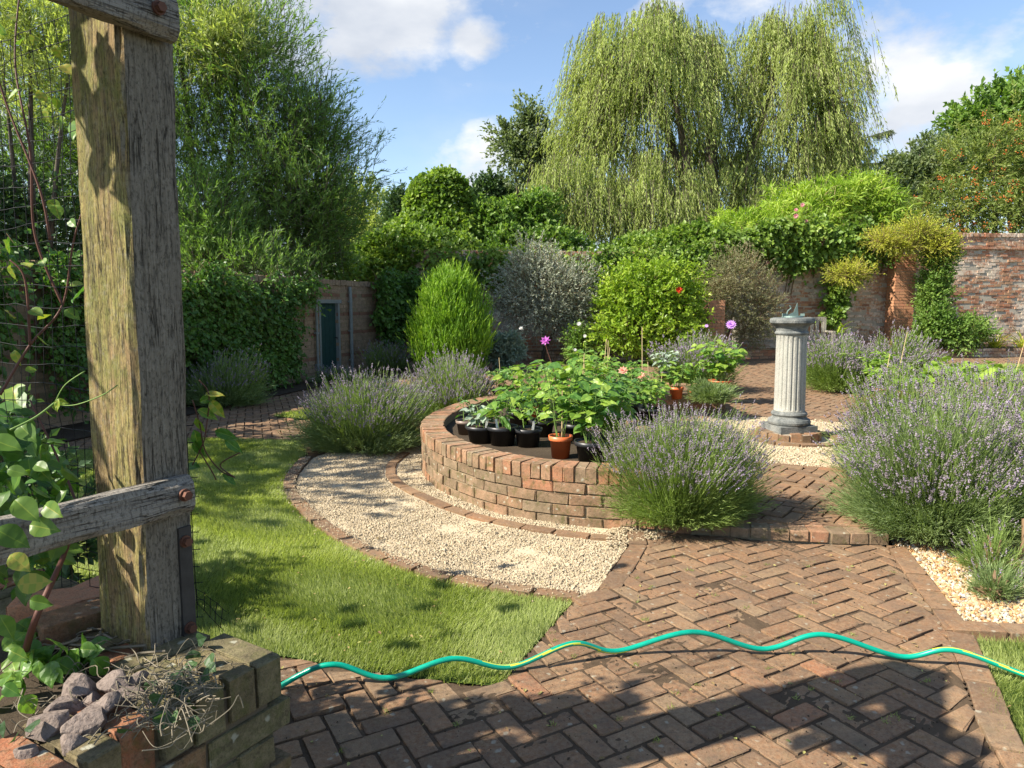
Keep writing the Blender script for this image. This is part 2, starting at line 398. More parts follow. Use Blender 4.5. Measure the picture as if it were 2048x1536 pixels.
b.pbr(b.mix(n2, b.mix(n, (.06, .075, .03), (.10, .08, .05)), (.05, .06, .025)), .95, .1, b.bump(n2, .8, .02)); M['ground'] = b.m
b = N('lawn_base'); n = b.noise(b.coord(), 3, 6); n2 = b.noise(b.coord(), 90, 5)
b.pbr(b.mix(n2, b.mix(n, (.06, .11, .02), (.10, .15, .035)), (.045, .075, .015)), .9, .1, b.bump(n2, 1, .02)); M['lawn_base'] = b.m
M['pebble'] = (lambda b: (b.pbr(b.mix(b.noise(b.coord(), 150, 3), b.ramp(b.attr(), [(0, (.21, .16, .10)), (.25, (.33, .265, .165)), (.6, (.42, .345, .225)), (.9, (.50, .43, .31)), (1, (.27, .24, .19))]), (.44, .36, .24)), .8, .3), b.m)[1])(N('pebble'))
M['pebble_mixed'] = (lambda b: (b.pbr(b.ramp(b.attr(), [(0, (.30, .15, .06)), (.2, (.42, .24, .10)), (.45, (.46, .33, .18)), (.7, (.52, .43, .28)), (.9, (.34, .32, .28)), (1, (.62, .57, .48))]), .6, .4), b.m)[1])(N('pebble_mixed'))
M['grass'] = leaf_mat('grass', [(0, (.15, .19, .04)), (.45, (.26, .315, .085)), (.8, (.37, .42, .15)), (1, (.52, .50, .27))], .38, .5, .35)
def wood(name, base, dark, light, moss=None, vert=True, s=1.0):
    b = N(name); sc_ = (26 * s, 26 * s, 1.1 * s) if vert else (1.1 * s, 26 * s, 26 * s)
    rt = (0, 0, 0) if vert else (0, 0, -math.atan2(.857, .515)); v = b.coord(sc_, rot=rt); v0 = b.coord()
    g = b.noise(v, 4.5, 8, .7, .15); g2 = b.noise(v, 13.0, 5, .7); big = b.noise(v0, 5, 5, .6)
    c = b.mix(b.ramp(g, [(.3, 0.0), (.7, 1.0)]), dark, light); c = b.mix(b.ramp(big, [(.3, .7), (.6, .15)]), c, base)
    cr_ = b.ramp(b.noise(b.coord(tuple(x * .45 for x in sc_), (3, 1, 2), rt), 5.5, 4, .6, .5), [(.482, 0.0), (.496, 1.0), (.504, 1.0), (.518, 0.0)])
    crm = b.math('MULTIPLY', cr_, b.ramp(b.noise(v0, 7, 3), [(.4, 0.0), (.55, 1.0)]))
    c = b.mix(b.math('MULTIPLY', crm, .85), c, (.022, .018, .012))
    if moss:
        geo = b.n('ShaderNodeNewGeometry'); dt = b.n('ShaderNodeVectorMath', operation='DOT_PRODUCT'); b.l(geo.outputs['True Normal'], dt.inputs[0]); dt.inputs[1].default_value = (-.515, -.857, 0)
        f = b.math('MULTIPLY', b.math('SUBTRACT', dt.outputs['Value'], .3, True), 2.2, True)
        mv = b.noise(b.coord((9, 9, 1.6)), 2.2, 7, .68)
        m2 = b.ramp(mv, [(.3, (.19, .125, .055)), (.42, (.30, .205, .09)), (.52, (.33, .28, .09)), (.62, (.17, .17, .04)), (.72, (.36, .29, .17)), (.85, (.24, .15, .075))])
        m2 = b.mix(b.ramp(g, [(.36, .85), (.5, 0.0)]), m2, (.09, .065, .03)); m2 = b.mix(b.ramp(g2, [(.40, .7), (.52, 0.0)]), m2, (.13, .09, .035)); m2 = b.mix(b.ramp(b.noise(v0, 8, 6, .7), [(.5, 0.0), (.62, .8)]), m2, (.15, .16, .03))
        m2 = b.mix(b.math('MULTIPLY', crm, .85), m2, (.03, .022, .012))
        c = b.mix(b.math('MULTIPLY', f, .9), c, m2)
    sp_ = b.noise(b.coord((1, 1, .45)), 170, 4, .7); c = b.mix(b.ramp(sp_, [(.38, .75), (.5, 0.0)]), c, b.mix(.75, c, (.03, .025, .018))); c = b.mix(b.ramp(b.noise(v0, 60, 5, .75), [(.52, 0.0), (.66, .35)]), c, b.mix(.5, c, (.45, .42, .36)))
    h = b.math('ADD', b.math('SUBTRACT', b.math('ADD', g, b.math('MULTIPLY', g2, .7)), b.math('MULTIPLY', crm, 1.5)), b.math('MULTIPLY', sp_, .6))
    b.pbr(c, .88, .2, b.bump(h, .9, .006)); return b.m
M['old_oak'] = wood('old_oak', (.20, .175, .14), (.10, .085, .065), (.31, .275, .22), moss=True)
M['rail_wood'] = wood('rail_wood', (.27, .245, .21), (.16, .14, .115), (.38, .35, .30), vert=False)
M['bench_wood'] = wood('bench_wood', (.34, .32, .25), (.20, .18, .13), (.46, .43, .36), s=.7)
M['trunk'] = wood('trunk', (.10, .08, .06), (.05, .04, .03), (.15, .12, .09), s=.2)
M['stem'] = plain('stem', (.17, .11, .06), .8)
M['red_stem'] = plain('red_stem', (.11, .045, .03), .6)
M['green_stem'] = plain('green_stem', (.16, .26, .06), .6)
M['cane'] = plain('cane', (.50, .38, .20), .6)
M['rust'] = plain('rust', (.13, .06, .04), .7, .4, .5, .5, 40)
M['iron'] = plain('iron', (.045, .042, .04), .65, .4, .3, .6, 30)
M['netting'] = plain('netting', (.008, .009, .009), .55, .25)
def hose_mat():
    b = N('hose'); c = b.ramp(b.attr(), [(0, (.0, .30, .20)), (.49, (.0, .30, .20)), (.51, (.55, .60, .05)), (1, (.55, .60, .05))]); b.pbr(c, .28, .5); return b.m
M['hose'] = hose_mat()
def stone_mat(name, lo, hi, dark=None, darkamt=.5):
    b = N(name); v = b.coord(); n = b.noise(v, 110, 4, .7); n2 = b.noise(v, 12, 6, .65); c = b.mix(n2, lo, hi)
    c = b.mix(b.ramp(n, [(.36, .75), (.52, 0.0)]), c, tuple(x * .38 for x in lo))
    if dark: c = b.mix(b.math('MULTIPLY', b.ramp(b.noise(v, 7, 6, .7), [(.38, 0.0), (.6, 1.0)]), darkamt), c, dark)
    b.pbr(c, .92, .2, b.bump(b.math('ADD', n, n2), .8, .006)); return b.m
M['pale_stone'] = stone_mat('pale_stone', (.29, .28, .245), (.47, .455, .40), (.30, .31, .26), .4)
M['dark_stone'] = stone_mat('dark_stone', (.17, .18, .17), (.34, .34, .31), (.07, .08, .08), .8)
M['verdigris'] = plain('verdigris', (.14, .20, .18), .6, .5, .4)
M['rubble'] = stone_mat('rubble', (.17, .13, .11), (.32, .26, .22), (.10, .08, .07), .55)
def pot_mat(name, col):
    b = N(name); v = b.coord(); n = b.noise(v, 25, 5); c = b.mix(b.ramp(n, [(.5, 0.0), (.8, .35)]), col, tuple(x * .6 + .05 for x in col)); b.pbr(c, .42, .45); return b.m
M['terracotta'] = pot_mat('terracotta', (.60, .145, .045)); M['black_pot'] = pot_mat('black_pot', (.014, .015, .017)); M['taupe_pot'] = pot_mat('taupe_pot', (.19, .14, .11))
M['white_tag'] = plain('white_tag', (.78, .77, .72), .5, var=.05)
M['door_green'] = plain('door_green', (.016, .05, .045), .6, .3, 0, .4, 9)
M['pipe'] = plain('pipe', (.20, .22, .21), .6)
def petal(name, a, c): return leaf_mat(name, [(0, a), (1, c)], .35, .5, .2, (1.1, 1.0, 1.1))
M['purple_petal'] = petal('purple_petal', (.42, .07, .42), (.66, .22, .62)); M['lilac_petal'] = petal('lilac_petal', (.55, .28, .75), (.75, .45, .85))
M['peach_petal'] = petal('peach_petal', (.75, .36, .24), (.85, .52, .40)); M['pink_petal'] = petal('pink_petal', (.70, .22, .28), (.80, .45, .48))
M['red_petal'] = petal('red_petal', (.55, .03, .01), (.75, .08, .03)); M['white_petal'] = petal('white_petal', (.8, .8, .75), (.85, .85, .8)); M['orange_berry'] = petal('orange_berry', (.50, .13, .03), (.62, .25, .07))
M['cream_petal'] = petal('cream_petal', (.75, .66, .35), (.8, .72, .5))
# leaf colours
M['lav_leaf'] = leaf_mat('lav_leaf', [(0, (.08, .13, .03)), (.5, (.18, .26, .06)), (1, (.32, .41, .14))], .3, .6)
M['lav_leaf_grey'] = leaf_mat('lav_leaf_grey', [(0, (.08, .12, .045)), (.5, (.18, .25, .09)), (1, (.33, .41, .20))], .3, .6)
M['lav_flower'] = leaf_mat('lav_flower', [(0, (.13, .11, .12)), (.5, (.24, .20, .23)), (.88, (.36, .31, .36)), (.95, (.26, .19, .40)), (1, (.34, .27, .55))], .15, .7, .2, (1.2, 1.0, 1.2))
M['willow_leaf'] = leaf_mat('willow_leaf', [(0, (.16, .20, .05)), (.5, (.32, .38, .11)), (1, (.50, .55, .22))], .42)
M['sallow_leaf'] = leaf_mat('sallow_leaf', [(0, (.06, .12, .025)), (.5, (.13, .23, .05)), (1, (.26, .38, .12))], .42)
M['ivy_leaf'] = leaf_mat('ivy_leaf', [(0, (.03, .08, .012)), (.5, (.07, .155, .025)), (1, (.16, .28, .05))], .25, .42)
M['creeper_leaf'] = leaf_mat('creeper_leaf', [(0, (.06, .12, .02)), (.5, (.15, .245, .038)), (1, (.32, .41, .075))], .35, .45)
M['lime_leaf'] = leaf_mat('lime_leaf', [(0, (.10, .18, .015)), (.5, (.22, .34, .03)), (1, (.42, .50, .06))], .35, .42)
M['conifer_leaf'] = leaf_mat('conifer_leaf', [(0, (.06, .14, .012)), (.5, (.16, .30, .02)), (1, (.36, .50, .05))], .3, .55)
M['grey_leaf'] = leaf_mat('grey_leaf', [(0, (.20, .22, .15)), (.5, (.36, .39, .29)), (1, (.60, .61, .49))], .25, .6, tcol=(1.2, 1.25, .9))
M['wispy_leaf'] = leaf_mat('wispy_leaf', [(0, (.12, .13, .06)), (.5, (.23, .24, .12)), (1, (.38, .33, .22))], .3, .6)
M['dark_leaf'] = leaf_mat('dark_leaf', [(0, (.03, .065, .025)), (.5, (.06, .115, .04)), (1, (.12, .19, .07))], .25)
M['mid_leaf'] = leaf_mat('mid_leaf', [(0, (.06, .13, .02)), (.5, (.13, .23, .04)), (1, (.26, .36, .08))], .33)
M['pale_tree_leaf'] = leaf_mat('pale_tree_leaf', [(0, (.08, .12, .05)), (.5, (.15, .20, .09)), (1, (.27, .31, .15))], .33)
M['rowan_leaf'] = leaf_mat('rowan_leaf', [(0, (.08, .13, .025)), (.5, (.17, .23, .05)), (1, (.32, .33, .09))], .33)
M['bamboo_leaf'] = leaf_mat('bamboo_leaf', [(0, (.10, .19, .02)), (.5, (.24, .36, .04)), (1, (.46, .54, .10))], .4)
M['cedar_leaf'] = leaf_mat('cedar_leaf', [(0, (.06, .10, .04)), (1, (.15, .20, .08))], .2)
M['pot_leaf'] = leaf_mat('pot_leaf', [(0, (.04, .11, .025)), (.5, (.10, .215, .035)), (1, (.27, .38, .055))], .33, .42)
M['silver_leaf'] = leaf_mat('silver_leaf', [(0, (.14, .20, .14)), (1, (.34, .42, .31))], .25, .6, tcol=(1.1, 1.2, .9))
M['yellow_leaf'] = leaf_mat('yellow_leaf', [(0, (.22, .27, .03)), (.5, (.38, .40, .05)), (1, (.52, .50, .07))], .35)
M['vine_leaf'] = leaf_mat('vine_leaf', [(0, (.03, .10, .015)), (.55, (.075, .18, .025)), (.85, (.19, .28, .04)), (1, (.36, .32, .06))], .3, .42)
M['dry_ivy'] = leaf_mat('dry_ivy', [(0, (.15, .125, .085)), (1, (.28, .24, .17))], .2, .7)

# ------------------------------------------------------------ foliage generators
def lump(D, k=0.0, amp=.16):
    """lumpy radius factor from direction vectors"""
    x, y, z = D[:, 0], D[:, 1], D[:, 2]
    return 1 + amp * (np.sin(3.1 * x + 2.3 * z + k) * np.sin(2.7 * y - 1.9 * z + 2 * k) + .6 * np.sin(6.3 * x - 5.1 * y + 3 * k) * np.sin(5.7 * z + 4.3 * x + k))
def lobe_points(lobes, n, shell=.35, k=0.0, amp=.16, zmin=None):
    w = np.array([l[6] if len(l) > 6 else l[3] * l[5] for l in lobes], float); w /= w.sum()
    idx = rng.choice(len(lobes), n, p=w); Lb = np.array([l[:6] for l in lobes], float)[idx]
    D = rsph(n); r = 1 - shell * rng.random(n) ** 1.4
    P = Lb[:, :3] + D * Lb[:, 3:6] * (r * lump(D + idx[:, None] * .37, k, amp))[:, None]
    O = nrm(D / Lb[:, 3:6])
    if zmin is not None:
        ok = P[:, 2] > zmin; P, O = P[ok], O[ok]
    return P, O
def sprays(mb, base, d, L, nleaf, ll, lw, spread=.8, droop=0.0, tint=None, twig=.0, tmat=1, mat=0, updir=None, start=.1, tv=.25, TV=RHV, TF=RHF, curl=0):
    """twigs with leaves along them. base (n,3), d (n,3) unit, L (n,)"""
    n = len(base); d = nrm(d); L = np.broadcast_to(L, (n,)).astype(float)
    t = start + (1 - start) * (np.arange(nleaf) + rng.random((n, nleaf))) / nleaf
    P = base[:, None, :] + d[:, None, :] * (L[:, None] * t)[:, :, None]
    P[:, :, 2] -= droop * L[:, None] * t ** 2
    wob = rng.normal(0, .04, (n, 1, 3)) * L[:, None, None] * np.sin(t * 5)[:, :, None]; P = P + wob
    dl = d[:, None, :].repeat(nleaf, 1).copy(); dl[:, :, 2] -= 2 * droop * t
    dl = dl + spread * rsph(n * nleaf).reshape(n, nleaf, 3)
    up = rng.normal(0, .6, (n * nleaf, 3)) + (np.array([0, 0, 1.]) if updir is None else np.repeat(updir, nleaf, 0))
    tn = (rng.random(n) if tint is None else tint)[:, None] * (1 - tv) + tv * rng.random((n, nleaf))
    s = rng.uniform(.7, 1.25, n * nleaf)
    mb.inst(TV, P.reshape(-1, 3), frames(dl.reshape(-1, 3), up), np.stack([s * lw, s * ll, s * ll], 1), np.clip(tn, 0, 1).ravel(), T4=TF, mat=mat)
    if twig > 0:
        ts = np.linspace(0, 1, 4); Q = base[:, None, :] + d[:, None, :] * (L[:, None] * ts)[:, :, None]; Q[:, :, 2] -= droop * L[:, None] * ts ** 2
        side = nrm(np.cross(d, rng.normal(size=(n, 3)))); wv = twig * (1 - .7 * ts)
        A = Q + side[:, None, :] * wv[None, :, None]; B = Q - side[:, None, :] * wv[None, :, None]
        V = np.stack([A, B], 2).reshape(-1, 3); f = []
        o = (np.arange(n) * 8)[:, None, None]; T = np.array([(2 * i, 2 * i + 1, 2 * i + 3, 2 * i + 2) for i in range(3)])[None] + o
        mb.add(V, T.reshape(-1, 4), None, .5, mat=tmat)
def bush(name, label, cat, lobes, n, nleaf, L, ll, lw, m, stem=None, shell=.4, spread=.8, droop=.1, outward=.7, group=None, k=None, amp=.3, up=.3, twig=.003, loc=None, trunk=None, part='foliage', zmin=0.02, TV=RHV, TF=RHF):
    if loc is None: loc = (lobes[0][0], lobes[0][1], 0)
    o = thing(name, label, cat, loc, group)
    P, O = lobe_points(lobes, n, shell, random.random() * 9 if k is None else k, amp, zmin)
    mb = MB(); d = O * outward + rsph(len(P)) * (1 - outward) + np.array([0, 0, up])
    cl = .5 + .5 * np.sin(P[:, 0] * 3.1 + P[:, 2] * 2.3) * np.sin(P[:, 1] * 2.7 + P[:, 2] * 3.7)
    tint = np.clip(.55 * rng.random(len(P)) + .45 * cl, 0, 1)
    LL = L * rng.uniform(.5, 1.25, len(P)) * np.where(rng.random(len(P)) < .09, 1.9, 1)
    sprays(mb, P - nrm(d) * (LL * .5)[:, None], d, LL, nleaf, ll, lw, spread, droop, tint, twig, updir=O * .8 + np.array([0, 0, .6]), TV=TV, TF=TF)
    mb.build(part, [m, stem or M['stem']], o)
    if trunk:
        tb = MB()
        for pts, r0, r1 in trunk:
            pts = catmull(pts, 6) if len(pts) > 2 else np.array(pts, float); tube(tb, pts, np.linspace(r0, r1, len(pts)), 9)
        tb.build('trunk', M['trunk'], o, True)
    return o
def flower(mb, c, d, r, npet=10, layers=2, mat=0):
    c = np.array(c, float); d = nrm(np.array(d, float)); a = nrm(np.cross(d, [.3, .2, 1.])); b_ = np.cross(d, a)
    for l in range(layers):
        ph = rng.random() * 6; k = np.arange(npet) * 2 * math.pi / npet + ph; el = .25 + .5 * l
        dirs = np.cos(k)[:, None] * a + np.sin(k)[:, None] * b_; dirs = dirs * math.cos(el) + d * math.sin(el)
        rr = r * (1 - .25 * l)
        mb.inst(RHV, np.repeat(c[None], npet, 0), frames(dirs, np.repeat(d[None], npet, 0)), np.stack([np.full(npet, rr * .5), np.full(npet, rr), np.full(npet, rr)], 1), rng.random(npet), T4=RHF, mat=mat)

# ============================================================ SETTING
ZT = 0.10                                   # terrace level above the near path
sheet('ground', [(-200, -40), (200, -40), (200, 300), (-200, 300)], -0.03, M['ground'])
ring_in = [(-1.86, 6.5), (-1.80, 5.9), (-1.70, 5.48), (-1.54, 5.12), (-1.2, 4.55), (-.80, 4.03), (-.36, 3.68), (.05, 3.48), (.40, 3.38)]
ring_in = [tuple(p[:2]) for p in catmull([(*p, 0) for p in ring_in], 6)]
def offset(poly, d):
    P = np.array(poly); T = nrm(np.gradient(P, axis=0)); return [tuple(p) for p in P + d * np.stack([T[:, 1], -T[:, 0]], 1)]
ring_out = offset(ring_in, .115)            # to the right of travel = away from the centre
planter_arc = [(.98, 4.32), (.69, 4.42), (.25, 4.55), (-.08, 4.76), (-.34, 5.04), (-.62, 5.50), (-.78, 6.05), (-.80, 6.6), (-.66, 7.3), (-.3, 8.1), (.3, 8.9), (1.1, 9.4), (1.9, 9.5), (2.62, 9.35)]
planter_arc = [tuple(p[:2]) for p in catmull([(*p, 0) for p in planter_arc], 5)]
planter_in = [(2.60, 8.60), (2.1, 8.55), (1.75, 8.3), (1.42, 7.8), (1.22, 7.2), (1.18, 6.5), (1.25, 5.8), (1.32, 5.2), (1.12, 4.6)]
bed_poly = planter_arc + planter_in
step_arc = [(.69, 4.40), (1.02, 4.29), (1.45, 4.17), (1.80, 4.09), (2.20, 4.05)]
path_L = [(.72, 4.36), (.69, 4.07), (.41, 3.38), (.28, 3.30), (-.05, 2.54)]
lawn_L = ring_out[::-1] + [(-1.98, 6.7), (-2.25, 7.34), (-3.35, 7.52), (-5.0, 6.3), (-5.2, 3.4), (-3.0, 3.0), (-1.6, 2.86), (-.93, 2.77), (-.64, 2.67), (-.24, 2.57), (-.05, 2.54), (.28, 3.28)]
lawn_L = [p for p in lawn_L]
path_R = [(2.20, 4.05), (2.14, 3.83), (2.09, 3.66), (1.90, 2.98), (1.57, 2.23), (1.25, 1.2)]
front_path = [(-1.4, .9), (-5.2, 1.2), (-5.2, 3.3), (-3.0, 2.95), (-1.6, 2.82), (-.93, 2.73), (-.64, 2.63), (-.24, 2.53), (-.05, 2.50)] + [(.30, 3.27), (.42, 3.37), (.70, 4.07), (.74, 4.34)] + step_arc[1:] + path_R[1:] + [(1.15, .9)]
grav_L = ring_in + [(.40, 3.38), (.68, 4.07), (.72, 4.38)] + [p for p in planter_arc if p[0] < .7 and p[1] < 7.0] + [(-.9, 7.1), (-1.7, 6.95)]
sheet('joint_soil', [(-5.3, .4), (6, .4), (6, 4.1), (2.2, 4.2), (.7, 4.5), (.3, 9), (-3, 19), (-9, 19), (-9, .4)], 0.004, M['joint_soil'])
terrace = [(.70, 4.42), (1.02, 4.31), (1.45, 4.19), (1.80, 4.11), (2.20, 4.07), (2.5, 4.3), (9, 4.4), (16, 6), (16, 22), (-2.6, 22), (-2.6, 12.2), (-1.0, 11.0), (-.2, 9.6), (-.5, 7.5), (-.6, 6.2), (-.1, 5.0)]
sheet('terrace', terrace, ZT - .012, M['joint_soil'])
def herring(name, polys, z, ang, m=None, holes=(), org=(0, 0), rounded=True, bl=.181, bw=.082, gap=.0145, lev=.0012):
    P = np.concatenate([np.array([(q[0], q[1]) for q in p]) for p in polys]); x0, y0 = P.min(0) - .5; x1, y1 = P.max(0) + .5
    u = bw + gap; ca, sa = math.cos(ang), math.sin(ang)
    n = int(max(x1 - x0, y1 - y0) / u) + 4; C = []; A = []
    R = range(-n, n)
    g = np.array([(i, j) for i in R for j in R]); o = g[:, :1] * np.array([[1, 1]]) + g[:, 1:] * np.array([[2, -2]])
    H = o + np.array([1, .5]); Vv = o + np.array([2.5, 0.0])
    cx, cy = (x0 + x1) / 2, (y0 + y1) / 2
    out = MB()
    for pts, a in ((H, ang), (Vv, ang + math.pi / 2)):
        p = pts * u; w = np.stack([p[:, 0] * ca - p[:, 1] * sa + cx + org[0], p[:, 0] * sa + p[:, 1] * ca + cy + org[1]], 1)
        ok = np.zeros(len(w), bool)
        for pl in polys: ok |= inpoly(w, pl)
        for pl in polys:      # keep bricks that straddle the border, to be cut along it
            for (ux, uy) in ((1, 0), (-1, 0)):
                q = w + np.array([math.cos(a), math.sin(a)]) * bl * .38 * ux; ok |= inpoly(q, pl)
        for h in holes: ok &= ~inpoly(w, h)
        w = w[ok]
        if len(w) == 0: continue
        zz = z - .028 + rng.normal(0, lev, len(w)) + .0018 * np.sin(w[:, 0] * 2.1) * np.sin(w[:, 1] * 1.7)
        put_bricks(out, np.c_[w, zz], np.full(len(w), a), (bl, bw, .056), rng.random(len(w)), rounded, .0018, .0055)
    if len(polys) == 1:       # cut the edge bricks on the border line
        pl = np.array([(p[0], p[1]) for p in polys[0]]); A_ = pl; B_ = np.roll(pl, -1, 0)
        for V_ in out.V:
            bad = ~inpoly(V_[:, :2], pl)
            if bad.any():
                p = V_[bad][:, None, :2]; ab = (B_ - A_)[None]; t_ = np.clip(((p - A_[None]) * ab).sum(2) / np.maximum((ab ** 2).sum(2), 1e-9), 0, 1); c_ = A_[None] + ab * t_[..., None]
                k_ = np.argmin(((c_ - p) ** 2).sum(2), 1); V_[bad, :2] = c_[np.arange(len(k_)), k_]
    return out
mb = herring('brick_path', [front_path], .034, math.radians(29.5))
for pts, off in ((path_L[::-1][1:], 0.0), (path_R, .0)):
    p = Path(pts); course(mb, p, -.004 if pts is path_R else .11, .0125, .215, .056, .1025, gap=.012)
o = mb.build('brick_path', M['path_brick']); tag(o, kind='structure')
def dirt(name, poly, z, step, amp, m):
    P = np.array([(q[0], q[1]) for q in poly]); lo, hi = P.min(0), P.max(0); gx = np.arange(lo[0], hi[0], step); gy = np.arange(lo[1], hi[1], step)
    X_, Y_ = np.meshgrid(gx, gy, indexing='ij'); Z_ = z + amp * (np.sin(X_ * 5.3 + 2 * np.sin(Y_ * 3.1)) * np.sin(Y_ * 6.1 + X_) * .5 + .35 * np.sin(X_ * 17 + Y_ * 9) * np.sin(Y_ * 21 - X_ * 5) + rng.normal(0, .28, X_.shape))
    V = np.stack([X_, Y_, Z_], 2).reshape(-1, 3); nx_, ny_ = len(gx), len(gy); i, j = np.meshgrid(np.arange(nx_ - 1), np.arange(ny_ - 1), indexing='ij'); i = i.ravel(); j = j.ravel()
    F = np.stack([i * ny_ + j, (i + 1) * ny_ + j, (i + 1) * ny_ + j + 1, i * ny_ + j + 1], 1); c = V[F].mean(1); F = F[inpoly(c, poly)]
    mb = MB(); mb.add(V, F); o = mb.build(name, m, None, True); return tag(o, kind='structure')
dirt('joint_soil', front_path, .0275, .016, .0052, M['joint_soil'])
# upper terrace paving: herringbone between the beds, running round the far side
upath = [(1.02, 4.40), (1.45, 4.28), (2.22, 4.16), (2.45, 4.6), (2.62, 5.2), (2.9, 5.72), (2.0, 5.85), (1.5, 5.3), (1.15, 4.7)]
SD = (2.79, 7.06)
def circ(c, r, n=40, a0=0, a1=2 * math.pi): return [(c[0] + r * math.cos(a0 + (a1 - a0) * k / n), c[1] + r * math.sin(a0 + (a1 - a0) * k / n)) for k in range(n)]
mb = herring('terrace_paving', [upath], ZT + .012, math.radians(52))
g2 = circ(SD, 1.3)
m2 = herring('x', [[(1.2, 5.3), (9, 5.0), (15, 8), (15, 18.2), (-2.4, 16.9), (-2.0, 12.2), (-1.0, 11.2), (0.2, 9.9), (1.2, 9.4)]], ZT + .010, math.radians(48), holes=[g2, bed_poly, upath, [(9.6, 14.6), (14.6, 12.2), (15, 15.4), (10.5, 15.9)], [(2.2, 4.1), (3.1, 5.9), (3.9, 7.3), (5.4, 9.2), (8, 8), (9, 4)]], rounded=False)
c = 0
V = np.concatenate(m2.V); mb.add(V, np.concatenate(m2.Q), None, np.concatenate(m2.tq))
course(mb, Path(circ(SD, 1.34, 60)), 0.02, ZT - .018, .215, .056, .1, gap=.012)
o = mb.build('terrace_paving', M['path_brick']); tag(o, kind='structure')
# brick step: a row of headers
mb = MB(); sp = Path(catmull([(*p, 0) for p in step_arc], 6)[:, :2]); course(mb, sp, .0, .072, .1025, .065, .215, gap=.0105, tiltj=.02, jit=.003)
o = mb.build('brick_step', [M['planter_brick']]); tag(o, kind='structure')
mb = MB(); wall_core(mb, sp, -.006, -.01, .098, .19); o = mb.build('step_mortar', M['mortar_tan']); tag(o, kind='structure')
# far left path and small lawn
lp = [(-5.4, 6.2), (-5.0, 6.45), (-3.35, 7.56), (-2.25, 7.38), (-1.7, 7.1), (-.9, 7.3), (-.35, 8.6), (-.1, 9.8), (-1.0, 11.1), (-2.1, 12.2), (-2.2, 16.0), (-3.3, 13.6), (-4.35, 10.0), (-5.3, 7.0)]
small_lawn = [(-3.05, 8.95), (-2.45, 8.66), (-1.9, 8.7), (-1.6, 9.3), (-2.2, 9.75), (-2.75, 9.5)]
mb = herring('left_path', [lp], .022, math.radians(20), holes=[small_lawn], rounded=False); o = mb.build('left_path', M['path_brick']); tag(o, kind='structure')
# edging rings of the gravel
mb = MB(); rp = Path(ring_in); course(mb, rp, .10, .010, .215, .05, .088, gap=.012, tiltj=.015)
midring = [tuple(p[:2]) for p in catmull([(-1.02, 6.75, 0), (-1.07, 6.21, 0), (-.96, 5.68, 0), (-.65, 5.16, 0), (-.25, 4.68, 0), (.24, 4.36, 0), (.66, 4.21, 0)], 6)]
course(mb, Path(midring), .04, .005, .215, .05, .08, gap=.012, tiltj=.015)
redge = [(2.22, 3.66), (2.02, 3.02)]
course(mb, Path([(1.93, 2.98), (2.3, 2.93), (3.2, 2.86), (4.5, 2.9)]), .03, .02, .215, .05, .1, gap=.01)
o = mb.build('edging_bricks', M['path_brick']); tag(o, kind='structure')

# ---- gravel and pebbles (uncountable)
def pebbles(name, poly, n, z, size, m, holes=(), label=None, stops=None, base=None):
    P = np.array([(q[0], q[1]) for q in poly]); lo, hi = P.min(0), P.max(0)
    w = rng.uniform(lo, hi, (n, 2)); ok = inpoly(w, poly)
    for h in holes: ok &= ~inpoly(w, h)
    w = w[ok]; k = len(w)
    u = .006 * np.sin(w[:, 0] * 7 + 1) * np.sin(w[:, 1] * 6) + .004 * np.sin(w[:, 0] * 19) * np.sin(w[:, 1] * 23)
    s = size * rng.lognormal(0, .28, (k, 1)) * np.array([[1, 1, .72]]) * rng.uniform(.75, 1.25, (k, 3))
    mb = MB(); pts = np.c_[w, z + u + s[:, 2] * rng.uniform(.05, .5, k)]
    mb.inst(OCV, pts, frames(rsph(k)), s, rng.random(k), T3=OCF)
    o = mb.build(name, m); tag(o, label, name, kind='stuff'); return o
def near_far(poly, ycut): pass
sheet('gravel_bed', grav_L, .012, M['gravel_base'])
A_ = Path(midring)
mid_band = offset(midring, .06) + offset(midring, -.06)[::-1]
pebbles('gravel', grav_L, 200000, .012, .0115, M['pebble'], [mid_band[:1] + mid_band[1:]], 'fine cream gravel laid between the two curved brick edgings')
g1 = circ(SD, 1.31); sheet('gravel_bed', g1, ZT + .004, M['gravel_base'])
pebbles('gravel', g1, 60000, ZT + .004, .0165, M['pebble'], [circ(SD, .42)], 'fine cream gravel in a circle round the sundial')
rg = [(2.26, 3.98), (2.22, 3.66), (2.02, 3.03), (2.3, 2.99), (3.2, 2.92), (4.6, 2.95), (6, 5), (3.2, 5.4), (2.5, 4.7)]
sheet('pebble_bed', rg, .012, M['gravel_base'])
pebbles('pebbles', [(2.22, 3.98), (2.20, 3.66), (2.0, 3.03), (2.3, 2.97), (3.6, 2.9), (3.6, 4.3), (2.4, 4.4)], 19000, .014, .019, M['pebble_mixed'], (), 'coarse cream and orange pebbles under the big lavender')
pebbles('stray_pebbles', [(.55, 4.0), (.62, 4.05), (.95, 4.2), (.75, 4.4), (.6, 4.4)], 900, .034, .012, M['pebble'], (), 'loose cream gravel spilled at the foot of the curved wall')
pebbles('crumbs', front_path, 5000, .033, .006, M['soil'], (), 'scattered soil crumbs on the herringbone bricks')

